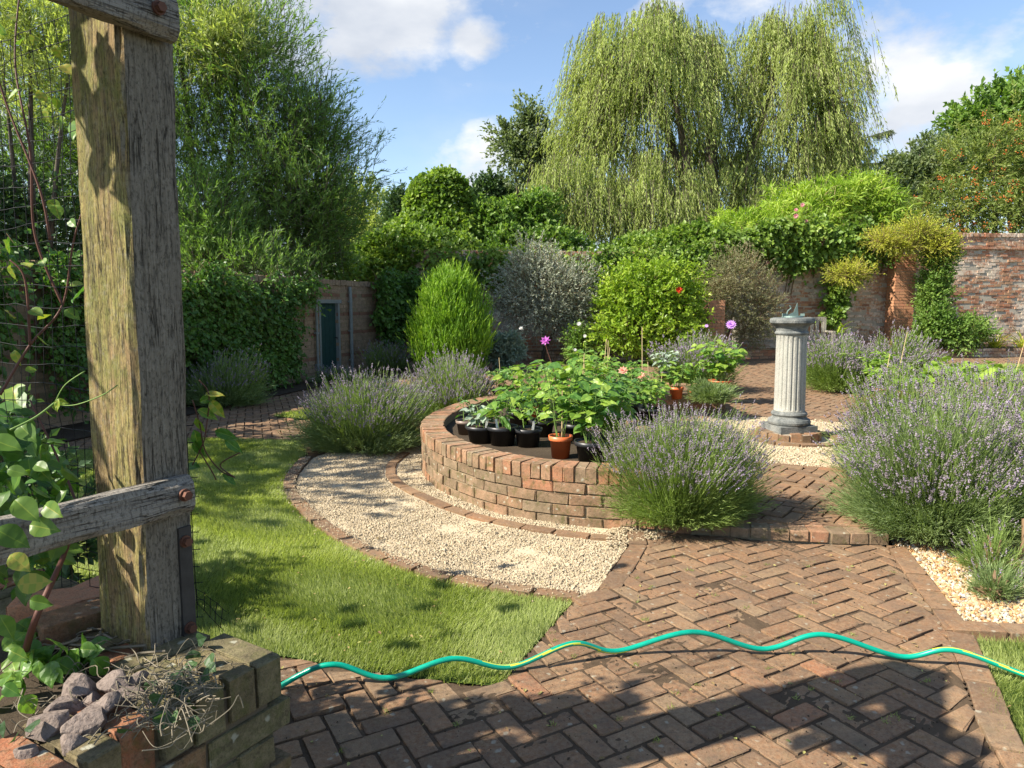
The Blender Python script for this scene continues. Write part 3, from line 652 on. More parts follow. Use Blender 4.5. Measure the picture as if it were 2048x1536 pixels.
# ---- lawns with real blades
GT4 = [(0, 1, 3, 2)]; GT3 = [(2, 3, 4)]
GV = np.array([(-.5, 0, 0), (.5, 0, 0), (-.36, .5, .07), (.36, .5, .07), (0, 1, .25)])
def blades(name, poly, dens, h, wd, label, holes=(), z=0.0):
    P = np.array([(q[0], q[1]) for q in poly]); lo, hi = P.min(0) - .03, P.max(0) + .03; n = int((hi - lo).prod() * dens)
    w = rng.uniform(lo, hi, (n, 2)); w = w[inpoly(w + rng.normal(0, .009, w.shape), poly)]
    dist = np.hypot(w[:, 0], w[:, 1]); keep = rng.random(len(w)) < np.clip((4.2 / dist) ** 1.5, .06, 1); w = w[keep]; dist = dist[keep]; k = len(w)
    cl = .5 + .5 * np.sin(w[:, 0] * 9 + 2 * np.sin(w[:, 1] * 5)) * np.sin(w[:, 1] * 8 + 1.5 * np.sin(w[:, 0] * 7))
    cl2 = .5 + .5 * np.sin(w[:, 0] * 2.3 + 1) * np.sin(w[:, 1] * 2.9 + w[:, 0])
    th = 2.2 * np.sin(w[:, 0] * 3.3 + w[:, 1] * 2.2) + 1.6 * np.sin(w[:, 1] * 5.1) + rng.normal(0, .8, k)
    lean = np.clip(rng.normal(.75, .3, k) + .25 * cl, .1, 1.6)
    d = np.stack([np.cos(th) * np.sin(lean), np.sin(th) * np.sin(lean), np.cos(lean)], 1)
    hh = h * rng.uniform(.55, 1.35, k) * (.8 + .35 * cl); ww = wd * rng.uniform(.7, 1.3, k) * np.clip(dist / 3.5, .9, 4)
    tint = np.clip(.16 * cl + .34 * cl2 + .5 * rng.random(k), 0, 1)
    mb = MB(); mb.inst(GV, np.c_[w, np.full(k, z)], frames(d, np.tile([0, 0, 1.], (k, 1)) + rng.normal(0, .3, (k, 3))), np.stack([ww, hh, hh], 1), tint, T4=GT4, T3=GT3)
    o = mb.build(name, M['grass']); tag(o, label, 'grass', kind='stuff'); return o
sheet('lawn', lawn_L, .014, M['lawn_base'])
blades('grass', lawn_L, 34000, .036, .0028, 'mown green grass of the curved lawn beside the gravel', z=.012)
sheet('lawn', small_lawn, .03, M['lawn_base']); blades('grass', small_lawn, 22000, .045, .004, 'small patch of grass in the far left path', z=.03)
lawn_R = [(1.98, 2.90), (1.62, 2.2), (1.28, 1.2), (3.4, 1.2), (4.8, 2.8), (3.2, 2.79), (2.3, 2.87)]
sheet('lawn', lawn_R, .016, M['lawn_base']); blades('grass', lawn_R, 30000, .038, .0026, 'grass of the right hand lawn beside the herringbone path', z=.014)
lawn_F = [(9.6, 14.4), (14.6, 12.0), (15.4, 14.9), (10.5, 15.6)]
sheet('lawn', [(6.5, 12.6), (15, 11), (16, 15.4), (9.6, 15.6)], ZT + .02, M['lawn_base']); blades('grass', [(6.5, 12.6), (15, 11), (16, 15.4), (9.6, 15.6)], 9000, .05, .006, 'strip of lawn in front of the low border wall', z=ZT + .02)

# ============================================================ CURVED RAISED BED
t = thing('raised_bed', 'curved red brick raised bed holding the potted dahlias', 'raised bed', (0, 6.5, 0))
pth = Path(planter_arc[::-1]); WH = .405
mb = MB(); cores = MB()
for k in range(4): course(mb, pth, 0, .036 + k * .0755, .215, .0655, .1025, stagger=(0, .11)[k % 2], gap=.0105, jit=.002, tiltj=.010, tintf=lambda t_, z_: rng.random(len(t_)) * .72)
course(mb, pth, .006, .036 + 4 * .0755 + .012, .0665, .1, .2, gap=.009, jit=.002, tiltj=.012, tintf=lambda t_, z_: .3 + .7 * rng.random(len(t_)))
inn = Path((planter_arc[-1:] + planter_in + planter_arc[:1])[::-1])
for k in range(3): course(mb, inn, 0, ZT + .036 + k * .0755, .215, .0655, .1025, stagger=(0, .11)[k % 2], gap=.0105, jit=.003, tiltj=.01)
course(mb, inn, .004, ZT + .036 + 3 * .0755 - .02, .215, .05, .11, gap=.0105)
mb.build('brickwork', M['planter_brick'], t)
wall_core(cores, pth, -.004, 0, .385, .2, 80); wall_core(cores, inn, -.004, 0, .33, .12, 60); cores.build('mortar', M['mortar_tan'], t)
me = bpy.data.meshes.new('soil'); sp_ = offset(planter_arc, .12) + [(p[0] - .05, p[1]) for p in planter_in]
o = sheet('soil', [(p[0], p[1] - 6.5) for p in sp_], .325, M['soil']); o.parent = t; del o['kind']

# ============================================================ SUNDIAL
mb = MB(); rngs = Path(circ(SD, .30, 40))
t = thing('round_brick_plinth', 'low round brick base under the fluted sundial pedestal', 'base', (SD[0], SD[1], ZT))
for z_ in (ZT + .045,): course(mb, Path(circ(SD, .305, 60) + [(SD[0] + .305, SD[1])]), .0, z_, .1, .09, .18, gap=.012, jit=.004, tiltj=.03)
mb.build('brickwork', M['path_brick'], t); cb = MB(); lathe(cb, [(0.0, .085), (.285, .085), (.285, 0.0)], (SD[0], SD[1], ZT), 40); cb.build('mortar', M['mortar'], t)
mb = MB(); course(mb, Path(circ((SD[0] + .05, SD[1] - .06)  , .46, 60) + [(SD[0] + .51, SD[1] - .06)]), 0, ZT + .012, .215, .05, .1, gap=.012, tiltj=.02); o = mb.build('edging_ring', M['path_brick']); tag(o, kind='structure')
t = thing('sundial', 'weathered stone sundial on a fluted white column standing on round bricks', 'sundial', (SD[0] - .01, SD[1] - .02, ZT + .092))
X, Y, Z = t.location; L0 = (X, Y, Z)
mb = MB(); box(mb, (X, Y, Z + .035), (.44, .44, .07), .16); lathe(mb, [(.215, .07), (.228, .085), (.232, .105), (.222, .128), (.20, .14), (.188, .15), (.182, .165), (.19, .175), (.196, .187), (.19, .203), (.176, .212), (.17, .222)], L0, 48); mb.build('base_moulding', M['dark_stone'], t)
_m0 = len(bpy.data.meshes)
def flute(r, z, a): return r * (1 - .062 * max(0, math.sin(a * 20)) ** .7)
mb = MB(); prof = [(.166, .215), (.168, .235)] + [(.166 - .004 * k / 10, .24 + .80 * k / 10) for k in range(11)] + [(.164, 1.05), (.166, 1.06)]
lathe(mb, [(r, z) for r, z in prof], L0, 240, radfn=lambda r, z, a: flute(r, z, a) if .238 < z < 1.045 else r); mb.build('shaft', M['pale_stone'], t, True)
mb = MB(); lathe(mb, [(.166, 1.055), (.178, 1.065), (.182, 1.08), (.172, 1.092), (.165, 1.10), (.168, 1.125), (.18, 1.15), (.205, 1.17), (.226, 1.18), (.236, 1.19), (.238, 1.215), (.230, 1.236), (.20, 1.243), (0.0, 1.245)], L0, 48); mb.build('capital', M['dark_stone'], t)
mb = MB(); lathe(mb, [(.0, 1.262), (.11, 1.262), (.115, 1.245)], L0, 32)
V = [(X - .075, Y, Z + 1.26), (X + .065, Y, Z + 1.26), (X + .05, Y + .0, Z + 1.40), (X + .012, Y, Z + 1.30)]
for dy in (-.006, .006): pass
P4 = [(x, y - .007, z) for x, y, z in V] + [(x, y + .007, z) for x, y, z in V]
mb.add(P4, [(0, 1, 2, 3), (7, 6, 5, 4), (0, 4, 5, 1), (1, 5, 6, 2), (2, 6, 7, 3), (3, 7, 4, 0)], None, .5)
tube(mb, catmull([(X - .06, Y, Z + 1.26), (X - .055, Y, Z + 1.31), (X - .02, Y, Z + 1.345), (X - .035, Y, Z + 1.375)], 5), .008, 6)
box(mb, (X - .1, Y - .02, Z + 1.275), (.05, .012, .03), .4); box(mb, (X + .105, Y - .02, Z + 1.272), (.045, .012, .028), -.5)
mb.build('gnomon', M['verdigris'], t)
for ch in t.children:
    ch.data.transform(Matrix.Diagonal((.885, .885, .905, 1)))
t.rotation_euler = (0, math.radians(-.6), 0)

# ============================================================ GARDEN HOSE
hp = [(-.62, 2.50, .03)]
gpts = [((568, 1368), 0), ((665, 1329), 1), ((775, 1356), 0), ((905, 1317), 1), ((1020, 1334), 0), ((1145, 1287), 1), ((1235, 1302), 0.35), ((1385, 1264), 1), ((1525, 1298), 0), ((1645, 1269), 1), ((1800, 1313), 0), ((1905, 1300), 1), ((2048, 1349), 0), ((2200, 1400), 0)]
low = [(G(px, py + 6, .04), px) for (px, py), f in gpts if f < .5]
lx = [p[1] for p in low]; ly = [p[0].y for p in low]
hp = []
for (px, py), f in gpts:
    Yg = float(np.interp(px, lx, ly))
    hp.append(tuple(at(px, py, Yg)))
hp = [tuple(Vector(hp[0]) + (Vector(hp[0]) - Vector(hp[1])) * 1.2 - Vector((0, .1, .04)))] + hp
hc = catmull(hp, 14); mb = MB()
tube(mb, hc, .0105, 14, stripe=lambda i, k: 1.0 if (k - i * .14) % 14 < 1.25 else 0.0)
o = mb.build('garden_hose', M['hose'], None, True, loc=hp[3]); tag(o, 'green garden hose with a yellow stripe snaking across the path', 'hose')

# ============================================================ BRICK WALLS
def brick_wall(name, label, a, b, z0, z1, m, bl=.215, bh=.0655, flip=False, holes=(), coping=True, depth=.33, tintf=None, mort='mortar', jit=.004, bats=.0, cat='wall'):
    """a -> b with the face towards the camera on the right of travel"""
    t = thing(name, label, cat, ((a[0] + b[0]) / 2, (a[1] + b[1]) / 2, z0))
    p = Path([a, b]); mb = MB(); n = int((z1 - z0 - (.11 if coping else 0)) / (bh + .0105))
    for k in range(n):
        z = z0 + bh / 2 + k * (bh + .0105)
        L = bl if k % 2 or bats == 0 else .1025
        tt = np.arange(-(0, .11)[k % 2] + L / 2, p.L, L + .0105); tt = tt[tt > 0]
        for (h0, h1, hz0, hz1) in holes:
            if hz0 < z < hz1: tt = tt[(tt < h0) | (tt > h1)]
        x, y, an = p.at(tt); nx, ny = np.sin(an), -np.cos(an)
        C = np.stack([x - nx * .05, y - ny * .05, np.full(len(tt), z)], 1)
        ti = rng.random(len(tt)) if tintf is None else tintf(k, tt)
        put_bricks(mb, C, an, (L, .1025, bh), ti, False, jit, .006)
    if coping:
        zc = z0 + n * (bh + .0105) + .05; course(mb, p, .03, zc, .0655, .105, .24, gap=.009, rounded=False, jit=.005, tiltj=.02)
    mb.build('brickwork', m, t)
    cb = MB(); segs = [(0, p.L, z0 - .1, z0 + n * (bh + .0105))]
    for (h0, h1, hz0, hz1) in holes: segs = [(0, h0, z0 - .1, segs[0][3]), (h1, p.L, z0 - .1, segs[0][3]), (h0, h1, hz1, segs[0][3])]
    for s0, s1, q0, q1 in segs:
        x0, y0, an = p.at(np.array([s0])); x1, y1, _ = p.at(np.array([s1])); an = float(an[0]); nx, ny = math.sin(an), -math.cos(an)
        cx, cy = (float(x0[0]) + float(x1[0])) / 2 - nx * (depth / 2 + .006), (float(y0[0]) + float(y1[0])) / 2 - ny * (depth / 2 + .006)
        box(cb, (cx, cy, (q0 + q1) / 2), (s1 - s0, depth, q1 - q0), an)
    cb.build('mortar', M[mort], t); return t, p
LWd = Vector((.276, .961)); LW0 = Vector((-3.66, 13.83))
lw = lambda t: (LW0.x + LWd.x * t, LW0.y + LWd.y * t)
CORNER = lw(4.15)
WZ = 1.95
def band(k, tt): return np.where((np.isin(k, (5, 11, 16, 21))), .95, rng.random(len(tt)) * .86) if k not in (5, 11, 16, 21) else np.full(len(tt), .95)
# travel from the far corner to near so that the face is on the garden side
s_far = (Vector(lw(4.15)) - LW0).length
def along(t): return 4.15 - t
lwall, lwp = brick_wall('brick_wall', 'shaded pale brick garden wall with a dark green door and ivy', lw(-15), lw(4.15), 0, WZ, M['pale_brick'], holes=[(15 - .16, 15 + .62, -1, 1.50)], tintf=band, mort='mortar_tan')
an = math.atan2(LWd.y, LWd.x); nL = Vector((LWd.y, -LWd.x))
def lwat(t, off, z): return (LW0.x + LWd.x * t + nL.x * off, LW0.y + LWd.y * t + nL.y * off, z)
d = thing('garden_door', 'dark green plank door set in the shaded brick wall', 'door', lwat(.23, -.06, 0))
mb = MB()
for k in range(5): box(mb, lwat(-.12 + .155 * k + .04, -.075, .74), (.148, .03, 1.46), an)
mb.build('planks', M['door_green'], d)
mb = MB(); box(mb, lwat(-.13, -.03, .75), (.06, .08, 1.5), an); box(mb, lwat(.59, -.03, .75), (.06, .08, 1.5), an); box(mb, lwat(.23, -.03, 1.50), (.9, .1, .07), an); mb.build('door_frame', M['pipe'], d)
mb = MB(); tube(mb, [lwat(.5, -.05, .78), lwat(.5, 0.0, .78), lwat(.5, .0, .74)], .012, 6); mb.build('handle', M['iron'], d)
for lab, tt_, r_ in (('grey iron drainpipe on the shaded wall right of the green door', .98, .035), ('narrow grey iron pipe on the wall left of the green door', -.34, .025)):
    mb = MB(); tube(mb, [lwat(tt_, .06, 0), lwat(tt_, .06, 1.55), lwat(tt_, .05, 1.8 if r_ > .03 else 1.5)], r_, 8)
    for z_ in (.3, .9, 1.5): box(mb, lwat(tt_, .05, z_), (.11, .05, .03), an)
    o = mb.build('drainpipe', M['pipe'], None, loc=lwat(tt_, .06, 0)); tag(o, lab, 'pipe')
BA, BB = (-2.51, 17.82), (16.5, 20.4)
BM = (6.3, BA[1] + (BB[1] - BA[1]) * (6.3 - BA[0]) / (BB[0] - BA[0]))
brick_wall('brick_wall', 'lower dark red brick wall behind the silver and lime shrubs', BA, BM, .1, 2.85, M['wall_brick'], mort='mortar', jit=.008)
bwall, bwp = brick_wall('brick_wall', 'tall old red brick garden wall with whitish mortar patches', BM, BB, .1, 3.42, M['wall_brick'], mort='mortar', jit=.008)
# projecting string course and small corbel on the tall wall
mb = MB(); course(mb, bwp, .05, 2.98, .215, .05, .1, gap=.008, rounded=False); o = mb.build('string_course', M['wall_brick'], bwall)
# low border wall in front
lowp = [(-2.2, 16.75), (2, 17.0), (5.5, 17.3), (6.9, 17.6)]; lowp2 = [(8.9, 17.55), (12.7, 18.2), (16, 18.7)]
for pp, lb in ((lowp, 'low mossy brick border wall below the yellow green shrub'), (lowp2, 'low brick border wall under the strap leaved plants')):
    t = thing('border_wall', lb, 'wall', (pp[0][0], pp[0][1], ZT)); mb = MB(); p = Path(pp)
    for k in range(3): course(mb, p, 0, ZT + .035 + k * .076, .215, .0655, .1, stagger=(0, .11)[k % 2], rounded=False)
    mb.build('brickwork', M['wall_brick'], t); cb = MB(); wall_core(cb, p, 0, ZT - .05, ZT + .23, .1); cb.build('mortar', M['mortar_dark'], t)
sheet('border_soil', [(-2.2, 16.8), (2, 17.05), (5.5, 17.35), (6.9, 17.65), (8.9, 17.6), (12.7, 18.25), (16, 18.75), (16, 20.2), (-2.4, 17.7)], ZT + .17, M['soil'])
sheet('border_soil', [lwat(-14, .05, 0)[:2], lwat(-14, 1.0, 0)[:2], lwat(-6, .9, 0)[:2], lwat(-1, .75, 0)[:2], lwat(2.5, .9, 0)[:2], lwat(4, 2.3, 0)[:2], lwat(4.1, .05, 0)[:2]], .04, M['soil'])
def pier(px, w, dpt, Y, ztop, m, label):
    c = at(px, 640, Y); t = thing('brick_pier', label, 'pier', (c.x, Y, ZT)); mb = MB()
    P = [(c.x - w / 2, Y + dpt), (c.x - w / 2, Y), (c.x + w / 2, Y), (c.x + w / 2, Y + dpt)]
    n = int((ztop - ZT) / .076)
    for k in range(n):
        z = ZT + .035 + k * .076
        for i in range(3):
            a_, b_ = Vector(P[i]), Vector(P[i + 1]); nn = 2 if i == 1 else max(1, round((b_ - a_).length / .225)); L = (b_ - a_).length / nn
            sh = .25 * (k % 2)
            for q in range(nn + (k % 2 and i == 1)):
                u0 = max(0, (q - (.5 if (k % 2 and i == 1) else 0)) * L); u1 = min((b_ - a_).length, (q + 1 - (.5 if (k % 2 and i == 1) else 0)) * L)
                if u1 - u0 < .03: continue
                mid = a_ + (b_ - a_).normalized() * (u0 + u1) / 2; ang = math.atan2(b_.y - a_.y, b_.x - a_.x); nx, ny = math.sin(ang), -math.cos(ang)
                put_bricks(mb, [(mid.x - nx * .048, mid.y - ny * .048, z)], [ang], (u1 - u0 - .01, .1, .0655), [rng.random()], False, .002, .003)
    mb.build('brickwork', m, t); cb = MB(); box(cb, (c.x, Y + dpt / 2 + .01, (ztop + ZT) / 2 - .02), (w - .024, dpt - .02, ztop - ZT - .03)); cb.build('mortar', M['mortar'], t)
    return t
pier(1806, .53, .42, 18.9, 2.80, M['orange_brick'], 'orange brick pier standing out from the old wall')
pier(1433, .38, .4, 16.4, 1.55, M['orange_brick'], 'short orange brick pier half hidden by the wispy shrub')

# ============================================================ BENCH
bc = at(1565, 700, 17.45); BX, BY = bc.x, 17.45
t = thing('garden_bench', 'weathered slatted wooden bench against the old wall behind the sundial', 'bench', (BX, BY, ZT))
mb = MB()
for k in range(5): box(mb, (BX, BY - .22 + k * .1, ZT + .44), (2.3, .08, .03))
mb.build('seat', M['bench_wood'], t)
mb = MB(); box(mb, (BX, BY + .28, ZT + .98), (2.3, .05, .1)); box(mb, (BX, BY + .26, ZT + .55), (2.3, .04, .06))
for k in range(17): box(mb, (BX - 1.08 + k * .135, BY + .27, ZT + .76), (.07, .02, .36))
mb.build('backrest', M['bench_wood'], t)
for sx in (-1.12, 1.12):
    mb = MB(); box(mb, (BX + sx, BY + .02, ZT + .68), (.07, .62, .04)); mb.build('armrest', M['bench_wood'], t)
    for sy, hh in ((-.25, .66), (.28, 1.0)):
        mb = MB(); box(mb, (BX + sx, BY + sy, ZT + hh / 2), (.07, .07, hh)); mb.build('leg', M['bench_wood'], t)

# ============================================================ PERGOLA AND LOW PLANTER WALL (foreground left)
U = Vector((.515, .857, 0)); Vv_ = Vector((-.857, .515, 0))
A0 = Vector((-.555, 1.563, 0)); ANG_U = math.atan2(U.y, U.x)
t = thing('planter_wall', 'mossy brick planter wall at the foot of the oak post', 'planter wall', (A0.x, A0.y, 0))
near_end = A0 - U * 2.2; far_end = A0 + Vv_ * 2.6
mb = MB(); cb = MB()
pA = Path([(near_end.x, near_end.y), (A0.x, A0.y), (far_end.x, far_end.y)]); ZTOP = .64
LAP = 2.2
for k in range(7):
    z = ZTOP - .108 - .0105 - .033 - k * .076
    course(mb, Path([(near_end.x, near_end.y), (A0.x, A0.y)]), 0, z, .215, .0655, .1025, stagger=(0, .11)[k % 2], gap=.0105, jit=.003, tiltj=.01)
    course(mb, Path([(A0.x, A0.y), (far_end.x, far_end.y)]), 0, z, .215, .0655, .1025, stagger=(.11, 0)[k % 2], gap=.0105, jit=.003, tiltj=.01)
course(mb, Path([(near_end.x, near_end.y), (A0.x, A0.y)]), .004, ZTOP - .054, .067, .104, .215, gap=.010, jit=.004, tiltj=.02)
course(mb, Path([(A0.x + Vv_.x * .22, A0.y + Vv_.y * .22), (far_end.x, far_end.y)]), .004, ZTOP - .054, .067, .104, .215, gap=.010, jit=.004, tiltj=.02)
mb.build('brickwork', M['left_planter_brick'], t)
for (p_, q_) in ((near_end, A0), (A0, far_end)):
    mid = (p_ + q_) / 2; an_ = math.atan2((q_ - p_).y, (q_ - p_).x); nx, ny = math.sin(an_), -math.cos(an_)
    box(cb, (mid.x - nx * .109, mid.y - ny * .109, (ZTOP - .02) / 2 + (.001 if p_ is A0 else 0)), ((q_ - p_).length - .016, .19, ZTOP - .035), an_)
cb.build('mortar', M['mortar_dark'], t)
c0 = A0 - U * .2 + Vv_ * .2; ms = [c0 - U * 2, c0, c0 + Vv_ * 2.4, c0 + Vv_ * 2.4 - U * 2.4]
o = sheet('soil', [(p.x - A0.x, p.y - A0.y) for p in ms], .612, M['soil']); o.parent = t; del o['kind']

PN = Vector((-.862, 1.592, 0)); PA, PB = .135, .20        # near vertical edge of the post, width along U and along V
t = thing('pergola', 'weathered oak pergola post with bolted rails in the planter', 'pergola', (PN.x, PN.y, .58))
def timber(name, o_, a, b_, c_, la, lb, lc, m, na=6, nb=6, nc=90, amp=.004, rough=1.0, wav=1, lean=None, hole=None):
    """box from corner o_ along unit axes a, b_, c_ ; subdivided faces pushed about like weathered timber"""
    mb = MB()
    def surf(o2, e1, e2, l1, l2, n1, n2, nn):
        u = np.linspace(0, l1, n1 + 1); v = np.linspace(0, l2, n2 + 1); uu, vv = np.meshgrid(u, v, indexing='ij')
        P = np.array(o2)[None, None] + uu[..., None] * np.array(e1) + vv[..., None] * np.array(e2)
        q = P.reshape(-1, 3); F = []
        for i in range(n1):
            for j in range(n2): F.append((i * (n2 + 1) + j, (i + 1) * (n2 + 1) + j, (i + 1) * (n2 + 1) + j + 1, i * (n2 + 1) + j + 1))
        return q, F
    A, B, C = map(np.array, (a, b_, c_)); O = np.array(o_)
    S = [(O, A, C, la, lc, na, nc), (O + B * lb, A, C, la, lc, na, nc), (O, B, C, lb, lc, nb, nc), (O + A * la, B, C, lb, lc, nb, nc), (O, A, B, la, lb, na, nb), (O + C * lc, A, B, la, lb, na, nb)]
    for s_ in S:
        q, F = surf(*s_, None); rel = q - O; u = rel @ A; v = rel @ B; w = rel @ C
        du = (u / la - .5); dv = (v / lb - .5)
        e = amp * (np.sin(w * 9 + v * 40) + .6 * np.sin(w * 23 + u * 60 + 1) + .5 * np.sin(w * 3.1 + 2))
        e2 = amp * (np.sin(w * 7 + u * 45 + 2) + .6 * np.sin(w * 19 + v * 50))
        edge = (np.abs(du) > .49) & (np.abs(dv) > .49)
        q = q + np.outer(e * du * 2, A) + np.outer(e2 * dv * 2, B)
        q = q - np.outer(np.where(edge, .006 + .003 * np.sin(w * 31), 0) * np.sign(du), A) - np.outer(np.where(edge, .006 + .003 * np.sin(w * 27), 0) * np.sign(dv), B)
        if hole: q = hole(q)
        if lean is not None: q = q + np.outer(w, lean)
        mb.add(q, F, None, .5)
    return mb
tw = (0.012, 0.004, 0)
ax = lambda v: (v.x, v.y, v.z)
ZZ = Vector((0, 0, 1))
mb = timber('post', ax(PN + ZZ * .56), ax(U), ax(Vv_), (0, 0, 1), PA, PB, 1.75, M['old_oak'], 12, 16, 220, .0016, lean=tw)
mb.build('post', M['old_oak'], t, False)
Nr = Vector((U.y, -U.x, 0))                                # outward from the grey face
def rail(name, z0, hgt, thick, over, back, lift=0.0, tilt=0.0):
    end = PN + U * (PA + over) + Nr * .004 + ZZ * z0 + Vector(tw) * (z0 - .56)
    dirv = (-U + ZZ * tilt).normalized(); nz = ZZ
    mb = timber(name, ax(end), ax(Nr), (0, 0, 1), ax(dirv), thick, hgt, back, None, 3, 5, 70, .002)
    return mb.build(name, M['rail_wood'], t, False), end, dirv
r1, e1, d1 = rail('rail', .952, .092, .045, -.028, 1.9)
r2, e2, d2 = rail('beam', 2.035, .10, .048, -.025, 2.1)
r3, e3, d3 = rail('beam', 2.147, .10, .045, -.028, 2.1)
def bolt(c, r, n, m='rust', parent=None):
    mb = MB(); n = np.array(ax(n)); c = np.array(ax(c)); tube(mb, [c, c + n * .006], r * 1.35, 16); tube(mb, [c + n * .004, c + n * .018], r, 6); mb.build('bolt', M[m], parent)
bolt(PN + U * .075 + Nr * .056 + ZZ * (.952 + .052) + Vector(tw) * .4, .011, Nr, parent=t)
bolt(PN + U * .055 + Nr * .059 + ZZ * 2.085 + Vector(tw) * 1.5, .011, Nr, parent=t)
# iron strap on the foot of the post
sb = MB(); sc0 = PN + U * .107 + Nr * .005; box(sb, ax(sc0 + ZZ * .755 + Vector(tw) * .2), (.034, .008, .31), ANG_U); st_ = sb.build('iron_strap', M['iron'], t)
bolt(sc0 + ZZ * .875 + Nr * .004, .011, Nr, parent=st_); bolt(sc0 + ZZ * .655 + Nr * .004, .011, Nr, parent=st_)
# the pergola roof, above and behind the viewer: rafters that shade the path
for k in range(5):
    c = PN + U * (.05 - .62 * k) + ZZ * 2.27
    mb = timber('rafter', ax(c - Vv_ * 1.4), (U.x, U.y, 0), (0, 0, 1), (-Vv_.x * -1, -Vv_.y * -1, 0), .05, .12, 2.2, None, 2, 3, 20, .002)
    if k == 4: mb.build('rafter', M['rail_wood'], t)

# stones at the foot of the post
ICV = []
def stone_mesh(seed, s):
    r = np.random.default_rng(seed); me = bpy.data.meshes.new('stone'); import bmesh as bm_
    b = bm_.new(); bm_.ops.create_icosphere(b, subdivisions=4, radius=1.0)
    pl = [(nrm(r.normal(size=3)), r.uniform(.50, .80)) for _ in range(15)]
    for v in b.verts:
        p = np.array(v.co)
        for n_, d_ in pl:
            q = p @ n_
            if q > d_: p = p - n_ * (q - d_) * .93
        p = p * (1 + .012 * math.sin(p[0] * 23) * math.sin(p[1] * 19 + p[2] * 21)) * np.array(s); v.co = p
    for f in b.faces: f.smooth = False
    b.to_mesh(me); b.free(); me.materials.append(M['rubble']); return me
stones = [(158, 1385, 54, 'large rough stone at the back of the pile by the post'), (178, 1415, 34, 'purplish wedge stone behind the front row of the pile'), (232, 1378, 46, 'rounded pinkish stone touching the foot of the post'), (270, 1372, 34, 'pale topped stone at the right end of the pile'),
          (262, 1405, 50, 'broad brown stone at the right of the pile'), (132, 1425, 50, 'dull purple stone in the middle left of the pile'), (108, 1462, 62, 'biggest boulder at the front left of the pile'), (178, 1455, 64, 'angular grey pink stone at the front centre of the pile'),
          (210, 1420, 44, 'grey brown stone in the middle of the pile'), (143, 1494, 36, 'small flat stone under the front of the pile'), (56, 1512, 32, 'lone small pink stone left of the pile'), (300, 1424, 26, 'tiny stone half hidden in ivy beside the pile')]
for i, (px, py, w, lb) in enumerate(stones):
    z = .605 + (.035 if i in (0, 2, 3, 8) else .02); c = G(px, py, z); r = w * 1.3 * c.length / F_PX / 2 * 1.0
    me = stone_mesh(100 + i, (r * 1.15, r * .95, r * .82)); o = bpy.data.objects.new('stone', me); COL.objects.link(o); o.location = (c.x, c.y, z + r * .25)
    o.rotation_euler = (random.uniform(-.4, .4), random.uniform(-.4, .4), random.uniform(0, 6)); tag(o, lb, 'stone', 'stones piled at the foot of the post')

# ============================================================ PLASTIC NETTING
def net(name, label, P00, eu, ev, nu, nv, su, sv, sag=.01, r=.0011, ragged=0, seed=3, bow=.03):
    rr = np.random.default_rng(seed); mb = MB()
    P = np.zeros((nu + 1, nv + 1, 3))
    for i in range(nu + 1):
        for j in range(nv + 1):
            p = np.array(P00) + np.array(eu) * i * su + np.array(ev) * j * sv
            p = p + np.array([math.sin(i * .9 + j * .4) * sag, math.cos(j * .7 + i * .3) * sag, math.sin(i * .6 + j * .9) * sag]) + rr.normal(0, sag * .25, 3)
            P[i, j] = p
    for i in range(nu + 1): tube(mb, P[i], r, 4, cap=False)
    for j in range(nv + 1): tube(mb, P[:, j], r, 4, cap=False)
    if ragged:
        for j in range(0, nv + 1): tube(mb, [P[nu, j], P[nu, j] + np.array(eu) * .02 + rr.normal(0, .002, 3)], r * .9, 4)
    nodes = P.reshape(-1, 3); mb.inst(OCV, nodes, frames(rsph(len(nodes))), np.full((len(nodes), 3), r * 4.4), .5, T3=OCF)
    o = mb.build(name, M['netting'], None, True, loc=ax(Vector(P00))); tag(o, label, 'netting'); return o
q0 = PN + Vv_ * PB + U * .1 + ZZ * .62
net('plastic_netting', 'black plastic garden netting stretched left of the oak post', ax(q0), ax(Vv_), (0, 0, 1), 20, 28, .052, .055, .006)
q1 = PN + U * PA + Nr * -.02 + ZZ * .66
net('plastic_netting', 'ragged strip of black netting along the right edge of the oak post', ax(q1 + U * .002), ax((U * .6 + Nr * .55)), (0, 0, 1), 1, 13, .012, .045, .002, .0012, 1, 5)
q2 = G(396, 1238, .66)
net('plastic_netting', 'crumpled end of black netting lying on the planter wall', ax(G(392, 1180, .70)), ax((G(480, 1245, .66) - G(392, 1180, .70)).normalized()), ax(Vector((-.05, .03, -1)).normalized()), 4, 2, .03, .022, .004, .001, 1, 7)

